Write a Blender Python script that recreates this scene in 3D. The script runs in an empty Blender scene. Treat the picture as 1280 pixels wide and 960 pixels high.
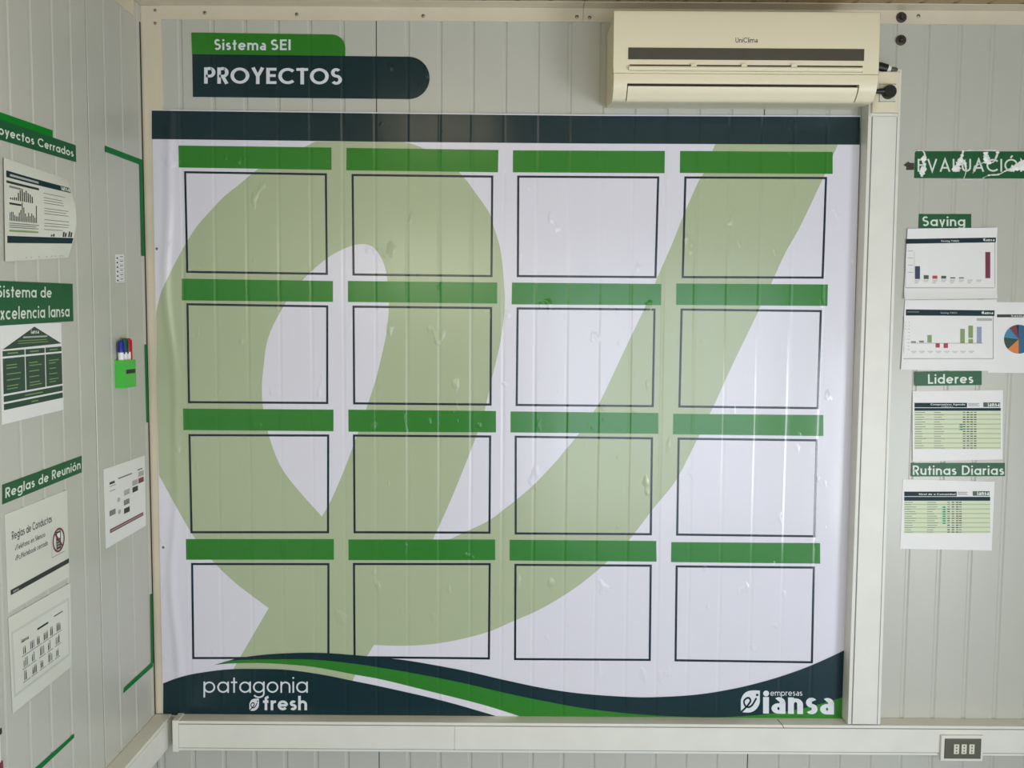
import bpy, math, random
from mathutils import Vector, Matrix
from mathutils.geometry import tessellate_polygon
random.seed(4)
sc = bpy.context.scene
COL = sc.collection
def lin(c):
    c /= 255.0
    return c/12.92 if c <= .04045 else ((c+.055)/1.055)**2.4
def rgb(r, g, b): return (lin(r), lin(g), lin(b), 1)

# ------------------------------------------------------------------ camera
F = 1100.0                       # focal length in pixels of a 1280 px wide frame
CAM = Vector((0, -2.74, 1.6))
R = Matrix.Rotation(math.radians(90-4.0), 3, 'X') @ Matrix.Rotation(math.radians(.38), 3, 'Z')
cd = bpy.data.cameras.new('camera'); cam = bpy.data.objects.new('camera', cd); COL.objects.link(cam)
cd.sensor_width = 36; cd.lens = 36*F/1280; cd.clip_start = .05
cam.matrix_world = Matrix.Translation(CAM) @ R.to_4x4()
sc.camera = cam
# ------------------------------------------------------------------ light
w = bpy.data.worlds.new('world'); sc.world = w; w.use_nodes = True
w.node_tree.nodes['Background'].inputs[0].default_value = (.75, .88, 1, 1)
w.node_tree.nodes['Background'].inputs[1].default_value = 1.0
def area(name, loc, rot, sx, sy, power, color):
    l = bpy.data.lights.new(name, 'AREA'); l.shape = 'RECTANGLE'; l.size = sx; l.size_y = sy
    l.energy = power; l.color = color
    o = bpy.data.objects.new(name, l); o.location = loc; o.rotation_euler = [math.radians(a) for a in rot]
    COL.objects.link(o); return o
# area lights added out of view, at guessed openings, for wall light and banner reflections
area('added_front_light', (1.2, -4.56, 1.02), (90, 0, 0), 2.1, 1.96, 26, (.80, .89, 1))
area('added_side_light', (2.385, -2.65, .80), (90, 0, 90), 1.4, 1.2, 42, (.90, .94, 1))
area('added_high_light', (-.69, -4.56, 2.0), (90, 0, 0), 1.16, .5, 5.5, (1, .95, .68))
area('added_ceiling_light', (-.33, -1.5, 2.5), (0, 0, 0), .5, .8, 2.0, (1, .84, .55))  # unseen light without a fixture, added under the ceiling for the banner glare
sc.view_settings.view_transform = 'Standard'; sc.view_settings.look = 'None'
sc.view_settings.gamma = 1; sc.view_settings.use_curve_mapping = False
sc.view_settings.exposure = 0.6

# ------------------------------------------------------------------ projection of measured points onto real planes
def ray(x, y): return (R @ Vector(((x-640)/F, -(y-480)/F, -1))).normalized()
def atY(x, y, Y):
    d = ray(x, y); return CAM + d*((Y-CAM.y)/d.y)
def atX(x, y, X):
    d = ray(x, y); return CAM + d*((X-CAM.x)/d.x)
XL = atY(184.5, 400, 0).x            # left wall
XR = 2.4; YF = -4.6
ZC = atY(640, 9, 0).z                # ceiling

# ------------------------------------------------------------------ materials
def mat(name, col, rough=.5, spec=.5, metal=0, noise=0, nscale=6, bump=0, bscale=40, coat=0):
    m = bpy.data.materials.new(name); m.use_nodes = True
    nt = m.node_tree; b = nt.nodes['Principled BSDF']
    b.inputs['Base Color'].default_value = col; b.inputs['Roughness'].default_value = rough
    b.inputs['Specular IOR Level'].default_value = spec; b.inputs['Metallic'].default_value = metal
    b.inputs['Coat Weight'].default_value = coat; b.inputs['Coat Roughness'].default_value = .12
    tc = nt.nodes.new('ShaderNodeTexCoord')
    if noise:
        n = nt.nodes.new('ShaderNodeTexNoise'); n.inputs['Scale'].default_value = nscale; n.inputs['Detail'].default_value = 5
        nt.links.new(tc.outputs['Object'], n.inputs['Vector'])
        r = nt.nodes.new('ShaderNodeMapRange'); r.inputs[1].default_value = .3; r.inputs[2].default_value = .7
        r.inputs[3].default_value = 1-noise; r.inputs[4].default_value = 1+noise*.4
        nt.links.new(n.outputs['Fac'], r.inputs[0])
        mx = nt.nodes.new('ShaderNodeVectorMath'); mx.operation = 'SCALE'
        mx.inputs[0].default_value = col[:3]; nt.links.new(r.outputs[0], mx.inputs['Scale'])
        nt.links.new(mx.outputs[0], b.inputs['Base Color'])
    if bump:
        n = nt.nodes.new('ShaderNodeTexNoise'); n.inputs['Scale'].default_value = bscale
        nt.links.new(tc.outputs['Object'], n.inputs['Vector'])
        bp = nt.nodes.new('ShaderNodeBump'); bp.inputs['Strength'].default_value = bump; bp.inputs['Distance'].default_value = .002
        nt.links.new(n.outputs['Fac'], bp.inputs['Height']); nt.links.new(bp.outputs[0], b.inputs['Normal'])
    return m
PANEL = mat('painted_sheet_metal', rgb(197, 196, 185), .3, .5, noise=.035, nscale=2.5, bump=.12, bscale=3)
TRIM = mat('cream_trim', rgb(220, 208, 184), .4, noise=.05, nscale=9)
TRUNK = mat('trunking_plastic', rgb(232, 230, 220), .42, noise=.04, nscale=12)
CEILM = mat('ceiling_panel_paint', rgb(172, 148, 104), .5, noise=.05)
DARK = mat('dark_gap', rgb(38, 36, 30), .8)
STEEL = mat('rivet_steel', rgb(140, 134, 120), .35, metal=.8)
RUST = mat('grimy_bolt', rgb(62, 52, 42), .5, noise=.3, nscale=80)
FLOORM = mat('vinyl_floor', rgb(150, 158, 170), .5, noise=.08)
ACW = mat('cream_white_plastic', rgb(240, 230, 200), .36, noise=.02, nscale=4)  # even cream tone for the air conditioner and plug box casing
ACG = mat('smoked_display_plastic', rgb(84, 80, 72), .06, 1.0, metal=.35)
BLACK = mat('black_plastic', rgb(26, 25, 24), .4)
INK = mat('black_ink', rgb(40, 44, 42), .5)
GREYINK = mat('grey_ink', rgb(128, 130, 126), .5)
LGREY = mat('pale_grey_ink', rgb(178, 180, 174), .5)
PAPER = mat('white_paper', rgb(240, 238, 236), .45, noise=.02, nscale=14)
LAMI = mat('laminated_paper', rgb(222, 222, 210), .22, noise=.02, nscale=10, bump=.25, bscale=14)
LAMW = mat('laminate_edge', rgb(206, 208, 198), .2)
SGREEN = mat('sign_green', rgb(18, 92, 50), .42, .4, noise=.1, nscale=20)
SWHITE = mat('sign_lettering_white', rgb(225, 232, 220), .4)
RAGWHITE = mat('ragged_white', rgb(252, 252, 248), .15, .8, bump=.8, bscale=120)  # glossy bumpy white for the strips on the sign
TAPE = mat('green_tape', rgb(0, 118, 54), .6, .2)
TAPE2 = mat('bright_green_tape', rgb(0, 126, 34), .6, .2)
TEAL = mat('print_teal', rgb(6, 46, 54), .55, .3)
NAVY = mat('print_navy', rgb(30, 52, 84), .4)
MAROON = mat('print_maroon', rgb(120, 40, 62), .4)
REDP = mat('print_red', rgb(196, 62, 60), .4)
PINKR = mat('print_crimson', rgb(170, 24, 62), .4)
OLIVE = mat('print_olive', rgb(128, 156, 92), .4)
DOLIVE = mat('print_dark_olive', rgb(70, 88, 52), .4)
LILAC = mat('print_lilac', rgb(150, 156, 184), .4)
ORANGE = mat('print_orange', rgb(222, 128, 52), .4)
PBLUE = mat('print_blue', rgb(24, 92, 130), .4)
LBLUE = mat('print_light_blue', rgb(52, 132, 170), .4)
DGREEN = mat('print_dark_green', rgb(14, 62, 40), .35)
TABG = mat('print_pale_table_green', rgb(214, 224, 188), .45)
TABG2 = mat('print_table_stripe', rgb(178, 190, 152), .45)
MINT = mat('print_mint', rgb(92, 200, 150), .45)
LIME = mat('holder_green_plastic', rgb(72, 196, 66), .3)
MBLUE = mat('marker_blue', rgb(24, 42, 150), .3); MGREEN = mat('marker_green', rgb(10, 84, 58), .3)
MRED = mat('marker_red', rgb(196, 20, 36), .3); MWHITE = mat('marker_white', rgb(240, 240, 236), .35)
PLATE = mat('socket_plate_grey', rgb(92, 92, 78), .4); SOCK = mat('socket_insert', rgb(226, 222, 204), .4)
DOORM = mat('door_paint', rgb(170, 172, 168), .5)
GLASS = bpy.data.materials.new('window_glass'); GLASS.use_nodes = True
_b = GLASS.node_tree.nodes['Principled BSDF']; _b.inputs['Transmission Weight'].default_value = 1; _b.inputs['Roughness'].default_value = .02; _b.inputs['IOR'].default_value = 1.1

# relief of the glossy vinyl stretched over the ribbed wall: shared by every ink of the banner
RIBX = [226.5, 270.5, 310, 350, 396.5, 437.8, 470.5, 509.5, 548, 590, 629, 670, 711, 752, 791, 835, 876, 918, 954, 995, 1032, 1062]
RIBW = [atY(x, 140, 0).x for x in RIBX]
def banner_relief():
    g = bpy.data.node_groups.new('vinyl_relief', 'ShaderNodeTree')
    g.interface.new_socket('Normal', in_out='OUTPUT', socket_type='NodeSocketVector')
    N = g.nodes; L = g.links
    out = N.new('NodeGroupOutput'); geo = N.new('ShaderNodeNewGeometry'); sep = N.new('ShaderNodeSeparateXYZ')
    L.new(geo.outputs['Position'], sep.inputs[0])
    def math_(op, a, b=None, clamp=False):
        n = N.new('ShaderNodeMath'); n.operation = op; n.use_clamp = clamp
        for i, v in enumerate((a, b)):
            if v is None: continue
            if isinstance(v, (int, float)): n.inputs[i].default_value = v
            else: L.new(v, n.inputs[i])
        return n.outputs[0]
    def noise(scale, detail, sx=1, sz=1):
        mp = N.new('ShaderNodeMapping'); mp.inputs['Scale'].default_value = (sx, 1, sz)
        L.new(geo.outputs['Position'], mp.inputs[0])
        n = N.new('ShaderNodeTexNoise'); n.inputs['Scale'].default_value = scale; n.inputs['Detail'].default_value = detail
        L.new(mp.outputs[0], n.inputs['Vector']); return n.outputs['Fac']
    # ribs every 0.1 m seen through the vinyl
    wob = math_('MULTIPLY', math_('SUBTRACT', noise(1.2, 2), .5), .006)
    x = math_('ADD', sep.outputs['X'], wob)
    ph = math_('DIVIDE', math_('SUBTRACT', x, RIBW[0]), (RIBW[18]-RIBW[0])/18)
    d = math_('ABSOLUTE', math_('SUBTRACT', math_('FRACT', math_('ADD', ph, 100.5)), .5))
    groove = math_('SUBTRACT', 1, math_('DIVIDE', d, .07), clamp=True)      # 1 in the groove
    groove = math_('SMOOTH_MIN', groove, .9); 
    vary = math_('ADD', .35, math_('MULTIPLY', noise(2.2, 3, 3, .8), 1.0))
    h = math_('MULTIPLY', math_('MULTIPLY', groove, vary), -.0012)
    # loose fold down the left edge
    zw = math_('ADD', math_('MULTIPLY', math_('SINE', math_('MULTIPLY', sep.outputs['Z'], 6.3)), .012), math_('MULTIPLY', math_('SINE', math_('MULTIPLY', sep.outputs['Z'], 14)), .004))
    fx = math_('SUBTRACT', math_('SUBTRACT', sep.outputs['X'], XL+.075), zw)
    fold = math_('EXPONENT', math_('MULTIPLY', math_('MULTIPLY', fx, fx), -5200))
    h = math_('ADD', h, math_('MULTIPLY', fold, .005))
    # shallow waves and a few air bubbles
    h = math_('ADD', h, math_('MULTIPLY', noise(2.0, 2, 2.2, .7), .004))
    b = math_('SUBTRACT', noise(14, 2, 1.4, .8), .66, clamp=True)
    h = math_('ADD', h, math_('MULTIPLY', b, .02))
    bp = N.new('ShaderNodeBump'); bp.inputs['Strength'].default_value = .8; bp.inputs['Distance'].default_value = 1.0
    L.new(h, bp.inputs['Height']); L.new(bp.outputs[0], out.inputs[0])
    return g
RELIEF = banner_relief()
def vinyl(name, col, rough=.2):
    m = mat(name, col, rough, .55); nt = m.node_tree
    g = nt.nodes.new('ShaderNodeGroup'); g.node_tree = RELIEF
    nt.links.new(g.outputs[0], nt.nodes['Principled BSDF'].inputs['Normal']); return m
VWHITE = vinyl('vinyl_white', rgb(228, 225, 236)); VPALE = vinyl('vinyl_pale_green', rgb(178, 189, 155))
VTEAL = vinyl('vinyl_dark_teal', rgb(0, 42, 50)); VGREEN = vinyl('vinyl_green', rgb(44, 128, 38)); VLINE = vinyl('vinyl_line', rgb(20, 36, 52))
VLET = vinyl('vinyl_lettering', rgb(226, 230, 236))

# ------------------------------------------------------------------ mesh building
class MB:
    def __init__(s): s.v = []; s.f = []; s.m = []; s.mats = []
    def mi(s, m):
        if m not in s.mats: s.mats.append(m)
        return s.mats.index(m)
    def add(s, vs, fs, m):
        o = len(s.v); s.v += [tuple(p) for p in vs]; k = s.mi(m)
        for f in fs: s.f.append(tuple(i+o for i in f)); s.m.append(k)
    def box(s, x0, x1, y0, y1, z0, z1, m):
        s.add([(x, y, z) for x in (x0, x1) for y in (y0, y1) for z in (z0, z1)],
              [(0, 1, 3, 2), (4, 6, 7, 5), (0, 4, 5, 1), (2, 3, 7, 6), (0, 2, 6, 4), (1, 5, 7, 3)], m)
    def prism(s, prof, a0, a1, axis, m):
        """prof: closed (p, q) outline extruded from a0 to a1 along the axis; X: p=y q=z, Z: p=x q=y, Y: p=x q=z"""
        def V(p, q, a): return (a, p, q) if axis == 'X' else ((p, q, a) if axis == 'Z' else (p, a, q))
        n = len(prof)
        tri = tessellate_polygon([[Vector((p, q, 0)) for p, q in prof]])
        vs = [V(p, q, a0) for p, q in prof]+[V(p, q, a1) for p, q in prof]
        fs = [(i, (i+1) % n, (i+1) % n+n, i+n) for i in range(n)]+[tuple(t) for t in tri]+[tuple(j+n for j in t)[::-1] for t in tri]
        s.add(vs, fs, m)
    def tube(s, pts, r, m, n=12, cap=True):
        pts = [Vector(p) for p in pts]; rs = r if isinstance(r, (list, tuple)) else [r]*len(pts)
        up = Vector((0.13, 0.2, 1)).normalized(); vs = []
        for i, p in enumerate(pts):
            t = (pts[min(i+1, len(pts)-1)]-pts[max(i-1, 0)])
            if t.length < 1e-9: t = pts[-1]-pts[0]
            t.normalize()
            a = t.cross(up); 
            if a.length < .1: a = t.cross(Vector((1, 0, 0)))
            a.normalize(); b = t.cross(a)
            vs += [p+(a*math.cos(2*math.pi*k/n)+b*math.sin(2*math.pi*k/n))*rs[i] for k in range(n)]
        fs = [(i*n+k, i*n+(k+1) % n, (i+1)*n+(k+1) % n, (i+1)*n+k) for i in range(len(pts)-1) for k in range(n)]
        if cap: fs += [tuple(range(n))[::-1], tuple(range((len(pts)-1)*n, len(pts)*n))]
        s.add(vs, fs, m)
    def disc(s, c, axis, r0, h, m, n=20, dome=0):
        """round button standing on c, pointing along axis"""
        c = Vector(c); a = Vector(axis).normalized()
        if dome: s.tube([c, c+a*h*.5, c+a*h*.85, c+a*h], [r0, r0*.95, r0*.6, r0*.15], m, n)
        else: s.tube([c, c+a*h*.8, c+a*h], [r0, r0, r0*.88], m, n)
    def build(s, name, parent=None, smooth=False, bevel=0, seg=2, angle=35):
        me = bpy.data.meshes.new(name); me.from_pydata(s.v, [], s.f)
        for m in s.mats: me.materials.append(m)
        me.polygons.foreach_set('material_index', s.m)
        me.validate(); me.update()
        if smooth:
            me.polygons.foreach_set('use_smooth', [True]*len(me.polygons))
            me.set_sharp_from_angle(angle=math.radians(angle))
        o = bpy.data.objects.new(name, me); COL.objects.link(o)
        if parent:
            o.parent = parent
            o.matrix_parent_inverse = Matrix.Translation(-parent.location)
        if bevel:
            b = o.modifiers.new('bevel', 'BEVEL'); b.width = bevel; b.segments = seg; b.limit_method = 'ANGLE'; b.angle_limit = math.radians(40)
        return o
def thing(name, loc, label=None, cat=None, group=None, kind=None):
    o = bpy.data.objects.new(name, None); o.empty_display_size = .05; COL.objects.link(o); o.location = loc
    if label: o['label'] = label
    if cat: o['category'] = cat
    if group: o['group'] = group
    if kind: o['kind'] = kind
    return o
def tag(o, label=None, cat=None, group=None, kind=None):
    if label: o['label'] = label
    if cat: o['category'] = cat
    if group: o['group'] = group
    if kind: o['kind'] = kind
    return o

# surfaces to print on
class Wall:                       # measured points on the back wall plane, off metres in front of it
    def __init__(s, Y=0, bend=None): s.Y = Y; s.bend = bend
    def P(s, a, b, off):
        p = atY(a, b, s.Y); 
        if s.bend: off += s.bend(a, b)
        return Vector((p.x, s.Y-off, p.z))
class Sheet:                      # a sheet with its own 0..1 coordinates; n = direction away from the wall
    def __init__(s, q, n, off=.001, bend=None): s.q = q; s.n = Vector(n); s.off = off; s.bend = bend
    def P(s, a, b, off):
        q = s.q; p = (q[0]*(1-a)+q[1]*a)*(1-b)+(q[3]*(1-a)+q[2]*a)*b
        off += s.off+(s.bend(a, b) if s.bend else 0)
        return p+s.n*off
def smooth_line(pts, k=6, closed=False):
    out = []; n = len(pts)
    for i in range(n if closed else n-1):
        g = lambda j: pts[j % n] if closed else pts[max(0, min(n-1, j))]
        p0, p1, p2, p3 = g(i-1), g(i), g(i+1), g(i+2)
        for j in range(k):
            t = j/k
            out.append(tuple(.5*((2*p1[c])+(-p0[c]+p2[c])*t+(2*p0[c]-5*p1[c]+4*p2[c]-p3[c])*t*t+(-p0[c]+3*p1[c]-3*p2[c]+p3[c])*t**3) for c in (0, 1)))
    if not closed: out.append(tuple(pts[-1]))
    return out
def poly(mb, S, loops, off, m):
    if not isinstance(loops[0][0], (tuple, list)): loops = [loops]
    tri = tessellate_polygon([[Vector((x, -y, 0)) for x, y in l] for l in loops])
    flat = [p for l in loops for p in l]
    mb.add([S.P(x, y, off) for x, y in flat], tri, m)
def quad(mb, S, q, off, m, nu=1, nv=1):
    def Q(a, b): return tuple((q[0][c]*(1-a)+q[1][c]*a)*(1-b)+(q[3][c]*(1-a)+q[2][c]*a)*b for c in (0, 1))
    vs = [S.P(*Q(i/nu, j/nv), off) for j in range(nv+1) for i in range(nu+1)]
    fs = [(j*(nu+1)+i, (j+1)*(nu+1)+i, (j+1)*(nu+1)+i+1, j*(nu+1)+i+1) for j in range(nv) for i in range(nu)]
    mb.add(vs, fs, m)
def rect(mb, S, x0, y0, x1, y1, off, m, nu=1, nv=1): quad(mb, S, [(x0, y0), (x1, y0), (x1, y1), (x0, y1)], off, m, nu, nv)
def slab(mb, S, q, t, m, nu=1, nv=1, off=0):
    """a thin sheet of thickness t, its back at off"""
    quad(mb, S, q, off+t, m, nu, nv); quad(mb, S, [q[1], q[0], q[3], q[2]], off, m, nu, nv)
    for i in range(4):
        a, b = q[i], q[(i+1) % 4]; n = nu if i % 2 == 0 else nv
        vs = []
        for k in range(n+1):
            p = (a[0]+(b[0]-a[0])*k/n, a[1]+(b[1]-a[1])*k/n); vs += [S.P(*p, off), S.P(*p, off+t)]
        mb.add(vs, [(2*k, 2*k+2, 2*k+3, 2*k+1) for k in range(n)], m)
def ell(cx, cy, rx, ry, a0=0, a1=360, n=28):
    return [(cx+rx*math.cos(math.radians(a0+(a1-a0)*i/n)), cy+ry*math.sin(math.radians(a0+(a1-a0)*i/n))) for i in range(n+1)]
def stroke2(pts, h, closed=False, hy=None):
    ar = (hy or h)/h
    n = len(pts); L = []; Rr = []
    for i in range(n):
        if closed: a, b = pts[(i-1) % n], pts[(i+1) % n]
        else: a, b = pts[max(i-1, 0)], pts[min(i+1, n-1)]
        p = pts[i]
        def nrm(u, v):
            dx, dy = v[0]-u[0], v[1]-u[1]; l = math.hypot(dx, dy) or 1e-9; return (-dy/l, dx/l)
        n1 = nrm(a, p) if a != p else nrm(p, b); n2 = nrm(p, b) if p != b else n1
        mx, my = n1[0]+n2[0], n1[1]+n2[1]; l = math.hypot(mx, my) or 1e-9; mx /= l; my /= l
        k = h/max(.35, mx*n1[0]+my*n1[1])
        L.append((p[0]+mx*k, p[1]+my*k*ar)); Rr.append((p[0]-mx*k, p[1]-my*k*ar))
    return L, Rr
def stroke(mb, S, pts, h, off, m, closed=False, tf=lambda p: p, hy=None):
    L, Rr = stroke2(pts, h, closed, hy); n = len(pts)
    vs = [S.P(*tf(p), off) for p in L]+[S.P(*tf(p), off) for p in Rr]
    mb.add(vs, [(i, (i+1) % n, (i+1) % n+n, i+n) for i in range(n if closed else n-1)], m)

# lettering drawn with strokes
XH = .68
def arc(cx, cy, rx, ry, a0, a1): return ell(cx, cy, max(rx, .01), max(ry, .01), a0, a1, max(5, int(abs(a1-a0)/12)))
def glyph(c, h, hy=None):
    hy = hy or h
    r = XH/2; k = r-h; X = XH
    acc = None
    if c in 'óéúíá': acc = 'l'; c = {'ó': 'o', 'é': 'e', 'ú': 'u', 'í': 'ı', 'á': 'a'}[c]
    if c == 'Ó': acc = 'u'; c = 'O'
    d = None; D = []
    bowl = arc(r, r, k, k, 0, 360)
    if c == ' ': w, s = .26, []
    elif c == 'o': w, s = X, [bowl]
    elif c == 'a': w, s = X, [bowl, [(X-h, 0), (X-h, X)]]
    elif c == '@': w, s = .54, [arc(.27, .215, .27-h, .215-hy, 0, 360), [(.54-h, 0), (.54-h, .42)]+arc(.29, .42, .25-h, X-.42-hy, 0, 125)]
    elif c == 'b': w, s = X, [bowl, [(h, 0), (h, 1)]]
    elif c == 'c': w, s = X*.88, [arc(r, r, k, k, 48, 312)]
    elif c == 'd': w, s = X, [bowl, [(X-h, 0), (X-h, 1)]]
    elif c == 'e': w, s = X, [[(h, r), (X-h, r)], arc(r, r, k, k, 0, 318)]
    elif c == 'f': w, s = .4, [[(.15+h/2, 0), (.15+h/2, .8)]+arc(.38, .8, .23-h/2, .2-h, 180, 95), [(0, X-h), (.36, X-h)]]
    elif c == 'g': w, s = X, [bowl, [(X-h, X), (X-h, -.04)]+arc(r, -.04, k, .28-h, 0, -155)]
    elif c in 'hn': w, s = .58, [[(h, 0), (h, 1 if c == 'h' else X)], arc(.29, X-.29, .29-h, .29-h, 180, 0)+[(.58-h, 0)]]
    elif c == 'm': w, s = .98, [[(h, 0), (h, X)], arc((.98-2*h)/4+h, X-.26, (.98-2*h)/4, .26-h, 180, 0)+[(.49, 0)], arc((.98-2*h)*.75+h, X-.26, (.98-2*h)/4, .26-h, 180, 0)+[(.98-h, 0)]]
    elif c == 'u': w, s = .58, [[(.58-h, 0), (.58-h, X)], [(h, X)]+arc(.29, .29, .29-h, .29-h, 180, 360)]
    elif c in 'iı': w, s = 2*h, [[(h, 0), (h, X)]]; D = [(h, .9, max(h*1.15, .05))] if c == 'i' else []
    elif c == 'l': w, s = 2*h, [[(h, 0), (h, 1)]]
    elif c == 'k': w, s = .5, [[(h, 0), (h, 1)], [(h, .25), (.46, X)], [(.2, .38), (.48, 0)]]
    elif c == 'p': w, s = X, [bowl, [(h, -.28), (h, X)]]
    elif c == 'r': w, s = .36, [[(h, 0), (h, X)], arc(.33, X-.28, .33-h, .28-h, 180, 85)]
    elif c == 's':
        m_ = .35; w, s = .46, [arc(.23, (X-hy+m_)/2, .215-h, (X-hy-m_)/2, 35, 270)+arc(.235, (hy+m_)/2, .225-h, (m_-hy)/2, 90, -145)[1:]]
    elif c == 't': w, s = .36, [[(.18, 0), (.18, .92)], [(0, X-h), (.36, X-h)]]
    elif c == 'v': w, s = .54, [[(h, X), (.27, h*.6), (.54-h, X)]]
    elif c == 'x': w, s = .52, [[(h, 0), (.52-h, X)], [(h, X), (.52-h, 0)]]
    elif c == 'y': w, s = .56, [[(h, X), (.3, .03)], [(.56-h, X), (.18, -.28)]]
    elif c == 'A': w, s = .8, [[(h, 0), (.4, 1-h*.6), (.8-h, 0)], [(.17, .3), (.63, .3)]]
    elif c == 'C': w, s = .86, [arc(.5, .5, .5-h, .5-h, 44, 316)]
    elif c == 'D': w, s = .76, [[(h, h), (h, 1-h), (.3, 1-h)]+arc(.3, .5, .46-h, .5-h, 90, -90)+[(h, h)]]
    elif c == 'E': w, s = .54, [[(.54, h), (h, h), (h, 1-h), (.54, 1-h)], [(h, .52), (.5, .52)]]
    elif c == 'I': w, s = 2*h, [[(h, 0), (h, 1)]]
    elif c == 'L': w, s = .5, [[(h, 1), (h, h), (.5, h)]]
    elif c == 'N': w, s = .74, [[(h, 0), (h, 1-h), (.74-h, h), (.74-h, 1)]]
    elif c == 'O': w, s = 1.0, [arc(.5, .5, .5-h, .5-h, 0, 360)]
    elif c in 'PR':
        w, s = .6, [[(h, 0), (h, 1-h), (.32, 1-h)]+arc(.32, (1-hy+.46)/2, .28-h, (1-hy-.46)/2, 90, -90)+[(h, .46)]]
        if c == 'R': s.append([(.28, .46), (.6-h, 0)])
    elif c == 'S':
        m_ = .52; w, s = .6, [arc(.29, (1-hy+m_)/2, .27-h, (1-hy-m_)/2, 35, 270)+arc(.3, (hy+m_)/2, .3-h, (m_-hy)/2, 90, -145)[1:]]
    elif c == 'T': w, s = .62, [[(0, 1-h), (.62, 1-h)], [(.31, 0), (.31, 1)]]
    elif c == 'U': w, s = .68, [[(h, 1)]+arc(.34, .34, .34-h, .34-h, 180, 360)+[(.68-h, 1)]]
    elif c == 'V': w, s = .74, [[(h, 1), (.37, h*.6), (.74-h, 1)]]
    elif c == 'Y': w, s = .7, [[(h, 1), (.35, .46), (.7-h, 1)], [(.35, 0), (.35, .5)]]
    elif c == '0': w, s = .6, [arc(.3, .5, .3-h, .5-h, 0, 360)]
    elif c == '2': w, s = .56, [arc(.28, .7, .26-h, .3-h, 165, -30)+[(h, h), (.56, h)]]
    elif c == '3': w, s = .54, [arc(.26, .74, .24-h, .26-h, 150, -90), arc(.26, .27, .27-h, .27-h, 90, -150)]
    elif c == '/': w, s = .4, [[(0, -.1), (.4, 1)]]
    elif c == '#': w, s = .5, [[(0, .4), (.16, .1), (.5, .85)]]           # tick mark
    else: w, s = .4, [[(0, 0), (.4, XH)]]
    if acc: s = s+[[(w*.45, .78 if acc == 'l' else 1.07), (w*.45+.14, .95 if acc == 'l' else 1.26)]]
    return w, s, D
def text(mb, S, string, x0, x1, base, cap, wt, off, m, base1=None, gap=.13, wy=None):
    h = wt/2; hy = wy/2 if wy else None; base1 = base if base1 is None else base1
    tot = sum(glyph(c, h, hy)[0]+gap for c in string)-gap; sx = (x1-x0)/tot; cur = 0
    for c in string:
        w_, ss, D = glyph(c, h, hy)
        def tf(p, cur=cur):
            X_ = x0+(cur+p[0])*sx; return (X_, base+(base1-base)*(X_-x0)/(x1-x0)-p[1]*cap)
        for i, s in enumerate(ss):
            cl = math.hypot(s[0][0]-s[-1][0], s[0][1]-s[-1][1]) < 1e-4
            stroke(mb, S, s[:-1] if cl else s, h, off+i*4e-5, m, cl, tf, hy)
        for (cx, cy, r) in D: poly(mb, S, [tf(p) for p in ell(cx, cy, r, r, n=14)[:-1]], off, m)
        cur += w_+gap
def lines(mb, S, x0, x1, y, h, off, m, n=1, pitch=.05, jit=.3):
    """rows of print too small to read"""
    for i in range(n): rect(mb, S, x0, y+i*pitch, x1-(x1-x0)*jit*random.random(), y+i*pitch+h, off, m)

# ------------------------------------------------------------------ room shell
GW = .008; GD = .0028
def ribbed(a0, a1, ribs, thick=.05, GD=GD):
    """outline of a sandwich panel seen from above: (along, depth behind the face)"""
    p = [(a0, thick), (a0, .0015), (a0+.0012, 0)]
    for r in sorted(ribs):
        if a0+.012 < r < a1-.012: p += [(r-GW, 0), (r-GW*.45, GD), (r+GW*.45, GD), (r+GW, 0)]
    return p+[(a1-.0012, 0), (a1, .0015), (a1, thick)]
def panel_run(parent, spans, ribs, put, z0, z1, m=PANEL, gd=GD):
    for a0, a1 in spans:
        mb = MB(); mb.prism([put(a, d) for a, d in ribbed(a0, a1, ribs, GD=gd)], z0, z1, 'Z', m); mb.build('panel', parent)
    for (_, e0), (e1, _) in zip(spans[:-1], spans[1:]) if spans[0][0] < spans[-1][0] else zip([(b, a) for a, b in spans[:-1]], [(b, a) for a, b in spans[1:]]):
        lo, hi = min(e0, e1), max(e0, e1)
        mb = MB(); mb.prism([put(lo+.0002, .0022), put(hi-.0002, .0022), put(hi-.0002, .012), put(lo+.0002, .012)], z0, z1, 'Z', DARK); mb.build('joint_seal', parent)
pit = (RIBW[18]-RIBW[0])/18
ribs_back = [RIBW[0]+pit*i for i in range(-4, 44)]
seam0 = RIBW[6]
wb = thing('wall_back', (0, 0, 0), 'back wall of ribbed off-white sandwich panels', kind='structure')
sp = [(XL, seam0-.0012)]; a = seam0
seams_b = [seam0, seam0+pit*12, seam0+pit*24, XR+.01]
for s0, s1 in zip(seams_b[:-1], seams_b[1:]): sp.append((s0+.0012, s1-.0012))
panel_run(wb, sp, ribs_back, lambda a, d: (a, d), 0, ZC)
mb = MB(); mb.box(XL-.06, XR, .051, .06, 0, ZC, DARK); mb.build('backing', wb)
wl = thing('wall_left', (XL, 0, 0), 'left wall of ribbed off-white sandwich panels', kind='structure')
def dl(px, py): return atX(px, py, XL).y
yl = [dl(*p) for p in [(7.5, 0), (36, 0), (63, 0), (86, 0), (127.5, 0), (149, 0), (170, 4)]]
seamL = dl(106.5, 0)
ribs_left = yl+[yl[0]-.098*i for i in range(1, 40)]
spl = [(-(seamL+.0024), -.0)]
spans = [(seamL+.0024, -.0001)]; a = seamL
while a > YF+.02:
    b_ = max(a-1.0, YF); spans.append((b_+.0024, a-.0024)); a = b_
panel_run(wl, spans, ribs_left, lambda a, d: (XL-d, a), 0, ZC, gd=.0017)
mb = MB(); mb.box(XL-.06, XL-.051, YF, .05, 0, ZC, DARK); mb.build('backing', wl)
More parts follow.
